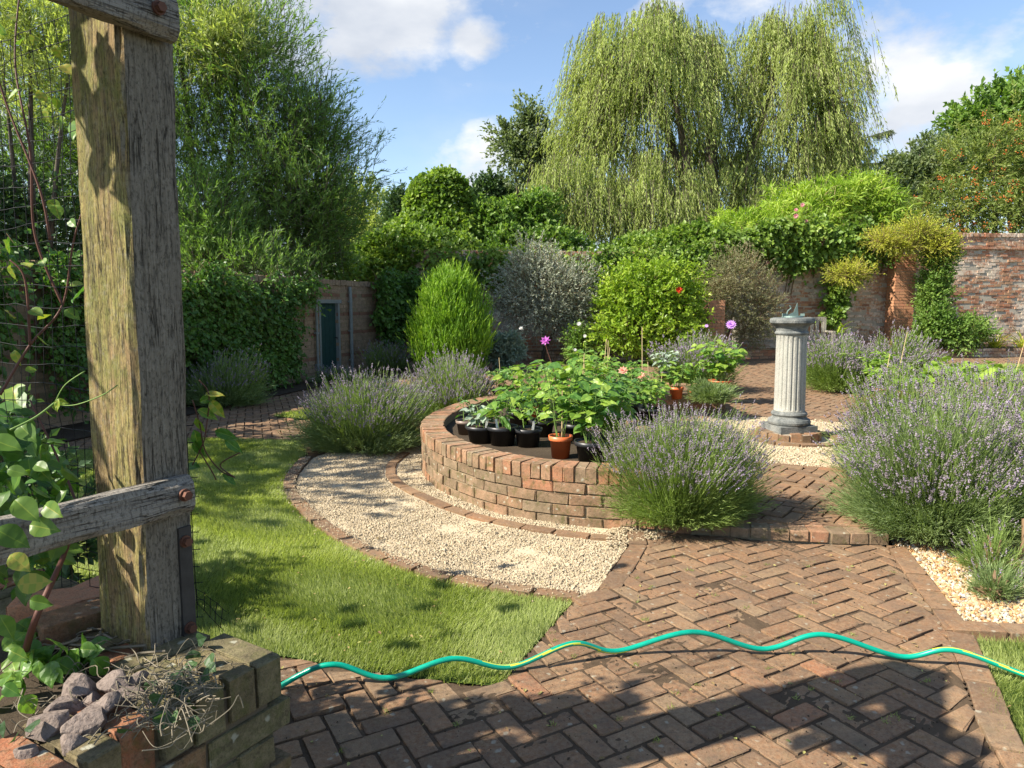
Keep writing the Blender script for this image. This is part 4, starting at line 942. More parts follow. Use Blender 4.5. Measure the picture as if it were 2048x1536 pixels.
# ============================================================ LAVENDER
def lavender(name, label, c, rx, ry, h, nl, ns, z0=0.0, grey=False, ll=.05, wleaf=.0032, group='lavender bushes round the sundial', spike=.035, sl=.20, lean=(0, 0), fw=.0075, tilt=1.02, stalks=1.0, rag=0.16):
    o = thing(name, label, 'lavender', (c[0], c[1], z0), group)
    mb = MB(); C = np.array([c[0], c[1], z0]); s_ = max(rx, ry)
    def dirs(n, tmax):
        a = rng.random(n) * 2 * math.pi; th = tmax * np.sqrt(rng.random(n)); 
        return np.stack([np.cos(a) * np.sin(th), np.sin(a) * np.sin(th), np.cos(th)], 1)
    ph = random.random() * 9
    cc = dirs(34, 1.5); cf = rng.uniform(.78, 1.14, 34)
    def clus(n, tmax):      # shoots grow in uneven tufts
        i = rng.integers(0, 34, n); D = nrm(cc[i] + rng.normal(0, .24, (n, 3))); D[:, 2] = np.abs(D[:, 2]); D = nrm(D); ok = np.arccos(np.clip(D[:, 2], -1, 1)) < tmax
        D[~ok] = dirs(int((~ok).sum()), tmax); return D, cf[i]
    def surf(D):       # bush surface radius in direction D (flattened ellipsoid, lumpy)
        k = 1 / np.sqrt((D[:, 0] / rx) ** 2 + (D[:, 1] / ry) ** 2 + (D[:, 2] / h) ** 2)
        return k * lump(D, ph, .16) * (1 + .07 * np.sin(D[:, 0] * 17 + ph) * np.sin(D[:, 1] * 15))
    # leafy stems: long thin shoots fanning from the crown
    D, cf_ = clus(nl, 1.50); Rr = surf(D) * rng.uniform(.62, 1.02, nl) * cf_; n = nl
    base = C + D * (Rr * rng.uniform(.25, .75, nl))[:, None] * np.array([.9, .9, .8]); tip = C + D * Rr[:, None]
    d = tip - base + np.stack([lean[0] + 0 * Rr, lean[1] + 0 * Rr, .35 * Rr * rng.random(nl)], 1) * .25; L = np.linalg.norm(d, axis=1)
    tint = np.clip(.5 * rng.random(nl) + .5 * (.5 + .5 * np.sin(D[:, 0] * 9 + ph) * np.sin(D[:, 1] * 8 + D[:, 2] * 6)), 0, 1)
    sprays(mb, base, d, L, 7, ll, wleaf, .42, -.06, tint, .0016, 0, 0, start=.15, tv=.3)
    # shaded skirt of shoots near the ground
    mb.build('foliage', [M['lav_leaf_grey' if grey else 'lav_leaf']], o)
    # flower stalks
    D, cf_ = clus(ns, tilt); R0 = surf(D) * rng.uniform(.72, .98, ns) * cf_; P0 = C + D * R0[:, None]
    dd = nrm(D * np.array([1.0, 1.0, .95]) + np.array([lean[0], lean[1], .55]) + rng.normal(0, rag, (ns, 3)) + np.where(rng.random((ns, 1)) < .08, rng.normal(0, .5, (ns, 3)), 0)); SLn = sl * .72 * rng.uniform(.45, 1.25, ns); fw = fw * 1.12
    P1 = P0 + dd * SLn[:, None]; ms = MB()
    side = nrm(np.cross(dd, rng.normal(size=(ns, 3)))) * .0011 * max(1, np.hypot(*c) / 4)
    V = np.stack([P0 - dd * .12 - side, P0 - dd * .12 + side, P1 + side, P1 - side], 1).reshape(-1, 3)
    ms.add(V, (np.arange(ns) * 4)[:, None] + np.arange(4)[None], None, .55, mat=0)
    k = 6; tt = (np.arange(k) / (k - 1))[None, :]; ft = rng.random(ns)
    FP = P1[:, None, :] + dd[:, None, :] * (tt * spike - spike * .3)[:, :, None] + rng.normal(0, fw * .28, (ns, k, 3))
    sz = fw * rng.uniform(.6, 1.2, (ns, k)) * np.array([.75, 1, 1.1, 1, .8, .55])[None]; FP[:, 0] -= dd * spike * .25
    S = np.stack([sz.ravel(), sz.ravel() * 1.25, sz.ravel()], 1)
    ms.inst(OCV, FP.reshape(-1, 3), frames(np.repeat(dd, k, 0)), S, np.clip(np.repeat(ft, k) * .7 + .3 * rng.random(ns * k), 0, 1), T3=OCF, mat=1)
    ms.build('flower_stalks', [M['lav_leaf'], M['lav_flower']], o)
    # woody heart
    wb = MB(); nb = 26; D = dirs(nb, 1.35)
    for i in range(nb):
        e = C + D[i] * surf(D[i:i + 1])[0] * .62; tube(wb, [C + [0, 0, .0], C + (e - C) * .5 + rng.normal(0, .02, 3), e], [.012, .009, .004], 5)
    wb.build('stems', M['stem'], o); return o
lavender('lavender_bush', 'lavender bush between the curved brick wall and the step, nearest the path', (1.08, 4.42), .54, .46, .66, 8500, 2300, .08, ll=.05, wleaf=.0038, sl=.20, fw=.0085, lean=(.10, 0))
lavender('lavender_bush', 'shaded lavender bush at the left end of the gravel against the curved wall', (-1.46, 6.95), .70, .52, .68, 6000, 1700, 0, True, ll=.055, wleaf=.005, sl=.20, fw=.0105)
lavender('lavender_bush', 'pale flowering lavender bush just left of the curved bed, before the cone shaped conifer', (-.74, 8.35), .66, .5, .66, 3200, 1500, .05, ll=.055, wleaf=.005, sl=.22, fw=.012)
lavender('lavender_bush', 'big lavender bush spilling over the right path edge and pebbles', (2.60, 4.28), .60, .52, .78, 8000, 1500, .04, True, ll=.055, wleaf=.0044, sl=.22, fw=.0105, lean=(-.1, 0))
lavender('lavender_bush', 'tall lavender bush at the right edge of the picture above the pebbles', (3.38, 4.25), .62, .55, .86, 7500, 1800, .04, ll=.055, wleaf=.0042, sl=.24, fw=.011)
lavender('lavender_bush', 'lavender bush on the right side of the sundial gravel circle', (3.12, 5.55), .62, .5, .72, 4800, 1700, .08, ll=.055, wleaf=.0042, sl=.22, fw=.0105, lean=(-.12, 0))
lavender('lavender_bush', 'lavender bush behind the tall one at the right edge of the picture', (4.15, 5.9), .7, .6, .74, 4800, 1900, .08, ll=.055, wleaf=.0042, sl=.22, fw=.0105)
lavender('lavender_bush', 'lavender bush immediately left of the fluted column behind the bed', (2.85, 10.9), .72, .6, .80, 2400, 1100, ZT, ll=.07, wleaf=.008, sl=.22, fw=.016)
lavender('lavender_bush', 'round lavender bush in front of the wooden bench, right of the column', (5.05, 11.0), .74, .6, .80, 2400, 1100, ZT, ll=.07, wleaf=.008, sl=.22, fw=.016)
lavender('lavender_bush', 'lavender bush in front of the tall orange brick pier', (6.25, 11.6), .75, .6, .75, 2000, 1100, ZT, ll=.07, wleaf=.008, sl=.22, fw=.016)
lavender('lavender_bush', 'dim lavender bush under the ivy wall behind the oak post', (-4.05, 9.9), .75, .5, .62, 1800, 500, 0, True, ll=.07, wleaf=.008, sl=.2, fw=.012, group='lavender bushes along the shaded wall')
lavender('lavender_bush', 'dim lavender bush beside the drainpipe on the shaded wall', (-2.55, 14.6), .55, .5, .62, 1300, 500, 0, True, ll=.07, wleaf=.009, sl=.2, fw=.013, group='lavender bushes along the shaded wall')
lavender('lavender_bush', 'low grey lavender clump at the foot of the green door', (-3.25, 12.9), .55, .35, .24, 1000, 350, 0, True, ll=.06, wleaf=.009, sl=.12, fw=.012, group='lavender bushes along the shaded wall')
lavender('lavender_sprig', 'small lavender sprig rooted in the pebbles below the big bush', (2.38, 3.36), .17, .12, .20, 420, 24, .02, True, ll=.035, wleaf=.003, sl=.08, fw=.007)
lavender('lavender_sprig', 'drooping lavender shoot above the pebbles', (2.52, 3.60), .22, .14, .28, 420, 30, .05, ll=.035, wleaf=.003, sl=.10, fw=.007)
mb = MB(); tube(mb, catmull([(2.60, 3.95, .02), (2.70, 3.72, .07), (2.72, 3.66, .16), (2.76, 3.72, .30)], 6), [.012] * 19, 7); o = mb.build('dead_branch', M['stem'], None, True, loc=(2.6, 3.95, .02)); tag(o, 'bare woody branch under the big lavender on the pebbles', 'branch')

# ============================================================ CLIMBERS, SHRUBS AND HEDGING
def px_lobe(px, py, wpx, hpx, Y, dy=None):
    c = at(px, py, Y); s = mpp(Y); return (c.x, c.y, c.z, wpx / 2 * s, (dy if dy else wpx / 2 * s * .7), hpx / 2 * s)
def climber(name, label, Wp, boxes, off, n, nleaf, ll, lw, m, L=.35, droop=.5, thick=.25, cat='climber', group=None, stemm=None):
    """leaves hung on a wall. Wp(s) -> xy on the wall face; boxes (s0,s1,z0,z1,weight) with soft ragged edges"""
    mb = MB(); A = []; ea = 1.7
    tot = sum(b_[4] for b_ in boxes)
    for (s0, s1, z0, z1, w) in boxes:
        k = int(n * w / tot); s = rng.uniform(s0, s1, k); z = rng.uniform(z0, z1, k)
        e = .22 * np.sin(s * 5.1 + z0) + .12 * np.sin(s * 13 + 1); keep = z > z0 + ea * np.abs(e) + .1 * rng.random(k); keep &= z < z1 - .28 * np.abs(np.sin(s * 2.3 + 1) * np.sin(s * .9)) - .06 * rng.random(k)
        f = .15 * np.sin(z * 6 + s0) + .08 * np.sin(z * 15); keep &= (s > s0 + np.abs(f)) & (s < s1 - np.abs(f) * .8)
        A.append(np.stack([s[keep], z[keep]], 1))
    A = np.concatenate(A); s, z = A[:, 0], A[:, 1]; x, y, nx, ny = Wp(s)
    dep = off + thick * (.4 + .6 * (.5 + .5 * np.sin(s * 3.7 + z * 2.1) * np.sin(z * 4.3 - s * 1.3))) * rng.uniform(.5, 1, len(s))
    P = np.stack([x + nx * dep, y + ny * dep, z], 1); O = np.stack([nx, ny, 0 * nx], 1)
    d = O * .35 + np.array([0, 0, -droop]) + rng.normal(0, .45, (len(P), 3))
    tint = np.clip(.6 * rng.random(len(P)) + .4 * (.5 + .5 * np.sin(s * 2.3) * np.sin(z * 3.1)), 0, 1)
    sprays(mb, P, d, L * rng.uniform(.5, 1.2, len(P)), nleaf, ll, lw, .8, .1, tint, .003, 1, updir=O + np.array([0, 0, .5]))
    m0 = A.mean(0); xm, ym, _, _ = Wp(np.array([m0[0]])); o = thing(name, label, cat, (float(xm[0]), float(ym[0]), 0), group)
    mb.build('foliage', [m, stemm or M['stem']], o)
    sb = MB()
    for (s0, s1, z0, z1, w) in boxes:
        for q in range(3):
            ss = s0 + (s1 - s0) * (q + .7) / 3.4; xx, yy, nx_, ny_ = Wp(np.array([ss, ss + .1, ss - .08])); 
            pts = [(float(xx[i]) + float(nx_[i]) * (off + .03), float(yy[i]) + float(ny_[i]) * (off + .03), zz) for i, zz in enumerate((max(z0 - .3, .05), (z0 + z1) / 2, z1 - .1))]
            sb = MB(); tube(sb, pts, [.018, .014, .006], 5); sb.build('stem', M['stem'], o)
    return o
def LW(s):
    return LW0.x + LWd.x * s, LW0.y + LWd.y * s, nL.x + 0 * s, nL.y + 0 * s
bd = (Vector(BB) - Vector(BA)).normalized()
def BW(s):      # s measured in world x along the back wall
    t_ = (s - BA[0]) / bd.x; return BA[0] + bd.x * t_, BA[1] + bd.y * t_, bd.y + 0 * s, -bd.x + 0 * s
climber('ivy', 'dark ivy curtain covering the shaded wall left of the green door', LW, [(-6.2, -1.25, .25, 2.0, 10), (-3.4, -1.3, .05, 1.1, 3), (-1.6, -.55, 1.35, 2.15, 1.6), (-6.6, -.7, 1.75, 2.12, 4)], .02, 7500, 7, .066, .054, M['ivy_leaf'], .32, .6, .36)
climber('ivy', 'dark ivy hanging right of the drainpipe near the wall corner', LW, [(1.9, 4.1, .75, 2.15, 5), (1.55, 4.1, 1.75, 2.3, 3), (2.0, 2.9, .3, 1.2, 1)], .02, 2200, 7, .095, .08, M['ivy_leaf'], .35, .6, .3)
climber('ivy', 'deep green ivy on the shaded wall seen through the netting left of the post', LW, [(-15, -9.6, .5, 2.3, 9), (-9.8, -6.4, .8, 2.3, 3)], .02, 4200, 7, .08, .07, M['ivy_leaf'], .35, .6, .3)
climber('ivy', 'bright ivy draped over the tall wall behind the lime green shrub', BW, [(2.4, 5.4, 1.5, 3.0, 8), (-2.2, 2.4, 1.9, 2.95, 5), (4.2, 5.8, 2.2, 3.2, 3)], .03, 4000, 8, .10, .08, M['creeper_leaf'], .4, .5, .6)
climber('virginia_creeper', 'creeper with long hanging trails on the old wall behind the bench', BW, [(6.6, 9.5, 2.45, 3.75, 8), (5.2, 6.9, 2.75, 3.6, 3), (8.3, 8.85, .95, 2.6, 2.0), (8.7, 9.2, 2.0, 2.6, 1.0), (7.2, 7.5, 2.0, 2.6, .5)], .03, 3600, 7, .12, .10, M['creeper_leaf'], .4, .5, .45)
climber('rose_climber', 'dark leaved rose high on the wall right of the creeper', BW, [(9.2, 10.2, 2.5, 3.6, 3)], .03, 900, 6, .09, .07, M['mid_leaf'], .4, .3, .4)
# roses
def flowers_on(name, label, pts, r, m, parent=None, npet=9, layers=2, d=(-.3, -1, .3), cat='flower', group=None):
    for i, p in enumerate(pts):
        mb = MB(); flower(mb, p, np.array(d) + rng.normal(0, .25, 3), r * random.uniform(.8, 1.15), npet, layers); mb.build(name, m, parent)
rz = thing('rose_bush', 'pink climbing roses scattered over the creeper and bamboo above the wall', 'rose', tuple(at(1610, 470, 19.1)))
mb = MB(); rp_ = [(1592, 420), (1605, 410), (1592, 432), (1612, 443), (1550, 458), (1570, 459), (1645, 472), (1646, 479), (1643, 487), (1622, 484), (1415, 505), (1510, 507), (1536, 526)]
for (a_, b_) in rp_[:10]: p = at(a_, b_ + 16, 19.0); q = at(a_, b_, 18.85); mb = MB(); tube(mb, [p, q], [.006, .004], 4); mb.build('stem', M['green_stem'], rz)

flowers_on('bloom', '', [at(a_, b_, 18.75) for a_, b_ in rp_], .075, M['pink_petal'], rz)

bush('conifer', 'golden green cone shaped conifer in front of the wall corner', 'conifer', [(-1.22, 14.0, .65, .86, .8, .8), (-1.18, 14.0, 1.1, .70, .65, .8), (-1.16, 14.0, 1.55, .46, .45, .62), (-1.3, 13.9, 1.3, .5, .5, .7)], 3900, 9, .34, .085, .016, M['conifer_leaf'], M['conifer_leaf'], shell=.35, spread=.35, droop=-.05, outward=.45, up=1.1, twig=.008, loc=(-1.22, 14.0, .05), amp=.16, trunk=[([(-1.22, 14, 0), (-1.22, 14, 1.6)], .07, .02)])
g_sh = px_lobe(1090, 590, 200, 180, 16.2)
bush('silver_shrub', 'silver grey shrub leaning over the dark wall right of the conifer', 'shrub', [g_sh, px_lobe(1065, 545, 130, 130, 16.4), px_lobe(1140, 600, 130, 150, 16.1), px_lobe(1170, 650, 70, 130, 16.0), px_lobe(1030, 600, 90, 90, 16.3)], 3600, 8, .30, .06, .024, M['grey_leaf'], shell=.55, twig=.005, trunk=[([(.7, 16.4, .1), (.75, 16.4, .7), (.5, 16.4, 1.3)], .05, .02), ([(.72, 16.4, .3), (1.0, 16.3, .9), (1.3, 16.3, 1.4)], .04, .015)], loc=(.7, 16.4, .1))
bush('lime_shrub', 'glossy lime green shrub with a red flower before the ivy', 'shrub', [px_lobe(1290, 600, 200, 150, 15.7), px_lobe(1330, 570, 150, 110, 15.9), px_lobe(1270, 660, 210, 110, 15.5), px_lobe(1240, 600, 100, 100, 15.7), px_lobe(1360, 640, 110, 150, 15.7)], 3300, 8, .26, .085, .046, M['lime_leaf'], shell=.45, spread=.9, amp=.28, trunk=[([(2.8, 15.8, .1), (2.85, 15.8, .6), (2.6, 15.8, 1.4)], .05, .02)], loc=(2.8, 15.8, .1))
bush('wispy_shrub', 'wispy grey brown shrub half covering the short brick pier', 'shrub', [px_lobe(1470, 555, 140, 130, 16.9), px_lobe(1510, 610, 130, 130, 16.9), px_lobe(1440, 590, 80, 120, 16.8), px_lobe(1500, 660, 90, 70, 17.0)], 2600, 8, .32, .05, .016, M['wispy_leaf'], shell=.7, spread=.9, twig=.004, trunk=[([(5.1, 17, .1), (5.2, 17, .8), (5.3, 17, 1.6)], .04, .015)], loc=(5.15, 17, .1))
bush('yellow_shrub', 'yellow green jasmine tumbling over the wall top by the orange pier', 'shrub', [px_lobe(1770, 478, 80, 50, 18.3), px_lobe(1840, 462, 110, 60, 18.3), px_lobe(1880, 490, 90, 60, 18.2), px_lobe(1695, 545, 90, 50, 18.3), px_lobe(1810, 490, 90, 40, 18.3)], 1900, 9, .34, .055, .022, M['yellow_leaf'], shell=.8, spread=.8, twig=.005, loc=(10.4, 18.9, 2), zmin=.3)
bush('dark_shrub', 'dark upright shrub against the wall just right of the orange pier', 'shrub', [px_lobe(1872, 550, 62, 130, 18.4), px_lobe(1866, 600, 60, 110, 18.3), px_lobe(1885, 500, 56, 80, 18.4)], 1900, 8, .30, .07, .035, M['mid_leaf'], shell=.6, trunk=[([(10.9, 18.3, .2), (10.9, 18.3, 2.0)], .05, .02)], loc=(10.9, 18.3, .2))
bush('low_shrub', 'low leafy green plants in the border right of the orange pier', 'shrub', [px_lobe(1862, 655, 70, 70, 17.9), px_lobe(1900, 665, 120, 70, 18.0), px_lobe(1945, 660, 80, 60, 18.2), px_lobe(1880, 640, 60, 60, 17.9)], 1700, 8, .24, .07, .04, M['mid_leaf'], shell=.6, loc=(11, 18, .2))
bush('grey_leaved_plant', 'grey leaved plant at the right foot of the conifer', 'plant', [px_lobe(1012, 700, 60, 60, 14.6)], 420, 7, .2, .12, .04, M['silver_leaf'], shell=.6, loc=(-.1, 14.6, .1))
bush('white_rose_bush', 'low rose bush with white blooms between the silver and lime shrubs', 'rose', [px_lobe(1160, 690, 60, 80, 15.4)], 420, 7, .22, .06, .035, M['mid_leaf'], shell=.7, loc=(1.5, 15.4, .1))
wr = [o_ for o_ in COL.objects if o_.get('label', '').startswith('low rose bush')][0]
flowers_on('bloom', '', [at(a_, b_, 15.0) for a_, b_ in ((1158, 648), (1042, 657), (1170, 672), (1150, 700))], .05, M['white_petal'], wr)
lsb = [o_ for o_ in COL.objects if o_.get('label', '').startswith('glossy lime')][0]
flowers_on('bloom', '', [at(1358, 580, 15.0)], .085, M['red_petal'], lsb)
# strap leaved plants
def straps(name, label, c, n, L, w, m, z0=.2, cat='plant', spread=.9):
    o = thing(name, label, cat, (c[0], c[1], z0)); mb = MB(); a = rng.random(n) * 6.28; th = rng.uniform(.1, spread, n); d = np.stack([np.cos(a) * np.sin(th), np.sin(a) * np.sin(th), np.cos(th)], 1)
    P = np.array([c[0], c[1], z0]) + rng.normal(0, .05, (n, 3)) * [1, 1, 0]; LL = L * rng.uniform(.6, 1.2, n)
    mb.inst(np.array(STV) * [1, 1, 2.4], P, frames(d, np.tile([0, 0, 1.], (n, 1))), np.stack([np.full(n, w), LL, LL], 1), rng.random(n), T4=STF); mb.build('leaves', m, o); return o
for (px, lb, n) in ((1990, 'yellow striped strap leaved clump by the right part of the wall', 70), (1945, 'smaller yellowing strap leaved clump left of the big one', 40), (2045, 'strap leaved clump cut by the right edge of the picture', 50)):
    c = at(px, 695, 18.45); straps('day_lily', lb, (c.x, c.y), n, .62, .035, M['yellow_leaf'], .28)
c = at(1680, 650, 17.6); straps('day_lily', 'lone arching strap leaves beside the right arm of the bench', (c.x, c.y), 8, .6, .05, M['lime_leaf'], .75)
# vegetation over and behind the walls
bush('ivy_mound', 'ivy clad dome rising behind the corner of the walls', 'ivy mound', [px_lobe(880, 420, 120, 150, 20.5), px_lobe(870, 480, 190, 120, 20.4)], 5200, 8, .28, .11, .09, M['creeper_leaf'], shell=.12, amp=.06, spread=.9, loc=(-2.1, 20.5, 0), zmin=.3)
bush('ivy_mound', 'broad sunlit ivy mound lying on the wall left of the dome', 'ivy mound', [px_lobe(830, 520, 250, 120, 18.9), px_lobe(760, 545, 160, 60, 18.2), px_lobe(900, 545, 160, 110, 18.9), px_lobe(950, 590, 120, 120, 18.6)], 5200, 8, .28, .10, .085, M['creeper_leaf'], shell=.15, amp=.1, loc=(-2.4, 18.9, 0), zmin=.3)
bush('garden_shrub', 'bright green leafy shrub behind the silver shrub', 'shrub', [px_lobe(990, 450, 110, 100, 20.5), px_lobe(1060, 450, 110, 130, 21), px_lobe(1010, 510, 150, 90, 20), px_lobe(1110, 500, 120, 90, 20.5)], 2900, 8, .4, .13, .08, M['mid_leaf'], shell=.5, amp=.25, loc=(0, 20.5, 0))
bush('bamboo', 'dense arching bamboo clump topping the old wall', 'bamboo', [px_lobe(1500, 455, 170, 70, 21), px_lobe(1640, 410, 190, 90, 21.3), px_lobe(1720, 400, 140, 100, 21.3), px_lobe(1760, 430, 120, 80, 21.1), px_lobe(1600, 440, 200, 70, 21), px_lobe(1440, 470, 90, 50, 20.8)], 3300, 9, .55, .26, .034, M['bamboo_leaf'], M['cane'], shell=.6, spread=.75, droop=.45, up=.5, amp=.25, twig=.006, loc=(9, 21, 0), zmin=1.5)

# ============================================================ TREES BEYOND THE WALLS
def tree(name, label, lobes, trunk, n, nleaf, L, ll, lw, m, Y, group='trees beyond the garden walls', cat='tree', **k):
    x0 = trunk[0][0][0][0]; y0 = trunk[0][0][0][1]
    return bush(name, label, cat, lobes, n, nleaf, L, ll, lw, m, M['trunk'], loc=(x0, y0, 0), trunk=trunk, part='crown', group=group, zmin=.5, **k)
def T(px, Y, z=0): c = at(px, 600, Y); return (c.x, Y, z)
def limbs(px, Y, tops, r=.2, z0=0, split=.35):
    b0 = T(px, Y, z0); out = []
    for i, (tx, ty, dy) in enumerate(tops):
        e = at(tx, ty, Y + dy); h = e.z - z0; mid = (b0[0] + (e.x - b0[0]) * .25 + .1 * math.sin(i * 2), b0[1] + (e.y - b0[1]) * .3, z0 + h * split)
        out.append(([b0, mid, (b0[0] + (e.x - b0[0]) * .65, b0[1] + (e.y - b0[1]) * .7, z0 + h * .7), tuple(e)], r * (1 if i == 0 else .72), r * .16))
    return out
YS = 15.0
tree('sallow_tree', 'tall feathery willow with narrow leaves behind the shaded wall on the left', [px_lobe(230, 250, 560, 640, YS, 1.5), px_lobe(470, 330, 420, 440, YS, 1.5), px_lobe(600, 360, 250, 300, YS, 1.5), px_lobe(520, 130, 250, 330, YS, 1.5), px_lobe(420, 470, 320, 200, 14.2, 1.2), px_lobe(650, 430, 150, 200, YS + .3, 1.0), px_lobe(60, 380, 420, 460, YS, 1.5), px_lobe(380, 60, 330, 330, YS, 1.5), px_lobe(620, 230, 150, 170, YS, 1.5), px_lobe(560, 470, 300, 180, YS + .6, 1.2), px_lobe(640, 330, 210, 330, YS + .5, 1.2), px_lobe(450, 520, 280, 120, 12.6, .8), px_lobe(560, 530, 200, 90, 13.2, .7), px_lobe(400, 430, 200, 200, 13.0, .8), px_lobe(400, 480, 200, 160, 13.2, 1.0)],
     limbs(430, YS, [(480, 80, 0), (600, 200, .3), (350, 40, -.5), (250, 100, .4), (560, 350, -.4), (150, 150, .3)], .13), 13500, 16, .75, .115, .019, M['sallow_leaf'], YS, shell=.72, spread=.5, droop=.22, outward=.55, up=.75, amp=.2, twig=.006)
tree('young_willow', 'bright light green willow shoots at the top left above the feathery tree', [px_lobe(60, 60, 330, 330, 12.5), px_lobe(440, 60, 200, 170, 14.0)], limbs(60, 12.5, [(60, 20, 0), (150, 60, 0), (0, 100, .2)], .09), 1500, 14, .7, .12, .02, M['willow_leaf'], 12.5, shell=.8, spread=.5, droop=.3, outward=.5, up=.8)
# weeping willow
def weeping(name, label, lobes, trunk, nb, ns, L0, L1, ll, lw, m, group, zmin=1.0):
    x0, y0 = trunk[0][0][0][:2]; o = thing(name, label, 'tree', (x0, y0, 0), group)
    P, O = lobe_points(lobes, nb, .5, 2.2, .22); up = O[:, 2] > -.6; P, O = P[up], O[up]; nb = len(P)
    rr_ = np.abs(rng.normal(0, .42, nb * ns)) * np.repeat(rng.uniform(.6, 1.6, nb), ns); an_ = rng.random(nb * ns) * 6.28
    base = np.repeat(P, ns, 0) + np.stack([np.cos(an_) * rr_, np.sin(an_) * rr_, .35 - .75 * rr_ ** 2], 1); OO = np.repeat(O, ns, 0)
    L = rng.uniform(L0, L1, nb * ns) * np.repeat(np.where(rng.random(nb) < .16, 1.9, rng.uniform(.6, 1.1, nb)), ns); L = np.minimum(L, np.maximum(base[:, 2] - zmin, .3))
    d = np.stack([OO[:, 0] * .30, OO[:, 1] * .30, -np.ones(nb * ns)], 1) + rng.normal(0, .07, (nb * ns, 3))
    tint = np.clip(np.repeat(rng.random(nb), ns) * .6 + .4 * rng.random(nb * ns), 0, 1)
    mb = MB(); sprays(mb, base, d, L, 14, ll, lw, .5, .0, tint, .007, updir=OO, start=.0, tv=.3)
    # arching feeder branchlets out of each lobe
    k = nb; d2 = O * np.array([1, 1, .4]) + np.array([0, 0, .7]); sprays(mb, P - nrm(d2) * .9, d2, np.full(k, .95), 22, ll, lw, .9, .5, rng.random(k), .02)
    mb.build('crown', [m, M['trunk']], o); tb = MB()
    for pts, r0, r1 in trunk: q = catmull(pts, 8); tube(tb, q, np.linspace(r0, r1, len(q)), 10)
    tb.build('trunk', M['trunk'], o, True); return o
YW = 27.0
weeping('weeping_willow', 'huge weeping willow with hanging yellow green strands above the wall', [px_lobe(1310, 190, 330, 330, YW, 3.0), px_lobe(1580, 200, 230, 320, YW, 3.0), px_lobe(1400, 330, 240, 120, YW + 2, 1.5), px_lobe(1190, 270, 110, 220, YW), px_lobe(1350, 110, 200, 170, YW), px_lobe(1560, 110, 180, 150, YW), px_lobe(1230, 150, 160, 160, YW), px_lobe(1640, 200, 90, 200, YW), px_lobe(1300, 380, 260, 160, YW - 1.5), px_lobe(1560, 380, 200, 160, YW - 1.5), px_lobe(1660, 330, 110, 180, YW)],
        limbs(1425, YW, [(1420, 90, 0), (1300, 120, .8), (1560, 100, -.6), (1220, 360, -1.5), (1620, 250, .5), (1350, 200, -1.4)], .42, split=.4), 980, 14, .6, 1.9, .15, .038, M['willow_leaf'], 'trees beyond the garden walls', 2.6)
weeping('weeping_willow', 'lower drape of weeping willow strands behind the silver shrub', [px_lobe(1130, 400, 170, 150, 24), px_lobe(1210, 420, 190, 150, 24.3), px_lobe(1320, 430, 200, 140, 24.5)], limbs(1180, 24, [(1130, 380, 0), (1250, 380, 0)], .12), 210, 13, .6, 1.7, .14, .032, M['willow_leaf'], 'trees beyond the garden walls', 2.2)
tree('birch_tree', 'slim birch with gaps in its crown left of the weeping willow', [px_lobe(1058, 235, 70, 90, 30), px_lobe(1035, 290, 110, 90, 30), px_lobe(1085, 300, 110, 100, 30), px_lobe(1075, 350, 130, 80, 30), px_lobe(1010, 265, 50, 50, 30)], limbs(1070, 30, [(1060, 220, 0), (1020, 280, .3), (1110, 290, -.3)], .12), 1500, 8, .55, .15, .09, M['pale_tree_leaf'], 30, shell=.9, amp=.35)
tree('dark_tree', 'low dark green tree between the ivy dome and the birch', [px_lobe(960, 400, 90, 90, 31), px_lobe(1010, 400, 130, 80, 32), px_lobe(985, 372, 40, 50, 31)], limbs(985, 31, [(960, 380, 0), (1010, 380, 0)], .12), 1600, 8, .5, .15, .09, M['dark_leaf'], 31, shell=.6, amp=.3)
tree('pale_tree', 'light green tree at the right edge of the feathery willow, far back', [px_lobe(730, 440, 150, 160, 27), px_lobe(760, 480, 180, 120, 26), px_lobe(690, 470, 160, 190, 27)], limbs(730, 27, [(730, 400, 0), (770, 420, 0)], .12), 1800, 8, .5, .16, .07, M['willow_leaf'], 27, shell=.6, amp=.25)
tree('fir_tree', 'small dark fir left of the ivy dome', [px_lobe(800, 440, 70, 110, 25), px_lobe(790, 490, 110, 90, 25), px_lobe(797, 395, 30, 50, 25)], limbs(797, 25, [(797, 380, 0)], .1), 1300, 8, .45, .13, .05, M['dark_leaf'], 25, shell=.6, amp=.2, up=.4)
tree('rowan_tree', 'rowan tree heavy with orange berries above the right wall', [px_lobe(1960, 350, 200, 200, 25), px_lobe(2050, 320, 200, 240, 25.5), px_lobe(1900, 420, 180, 120, 24.5), px_lobe(2000, 430, 260, 130, 24), px_lobe(1800, 440, 170, 80, 24), px_lobe(2140, 400, 240, 260, 25)], limbs(1990, 25, [(1990, 260, 0), (1900, 380, 0), (2080, 260, 0)], .16), 4600, 9, .6, .14, .045, M['rowan_leaf'], 25, shell=.5, amp=.25, droop=.25, group='trees beyond the garden walls')
rw = [o_ for o_ in COL.objects if o_.get('label', '').startswith('rowan tree')][0]
P, O = lobe_points([px_lobe(1960, 350, 200, 200, 25), px_lobe(2050, 320, 200, 240, 25.5), px_lobe(1900, 420, 180, 120, 24.5), px_lobe(2000, 430, 260, 130, 24)], 250, .1, 1, .2); P = P[O[:, 1] < .1]
mb = MB(); k = 9; Q = np.repeat(P, k, 0) + rng.normal(0, .06, (len(P) * k, 3)); mb.inst(OCV, Q, frames(rsph(len(Q))), np.full((len(Q), 3), .05), rng.random(len(Q)), T3=OCF); o = mb.build('berries', M['orange_berry'], rw); o['kind'] = 'stuff'
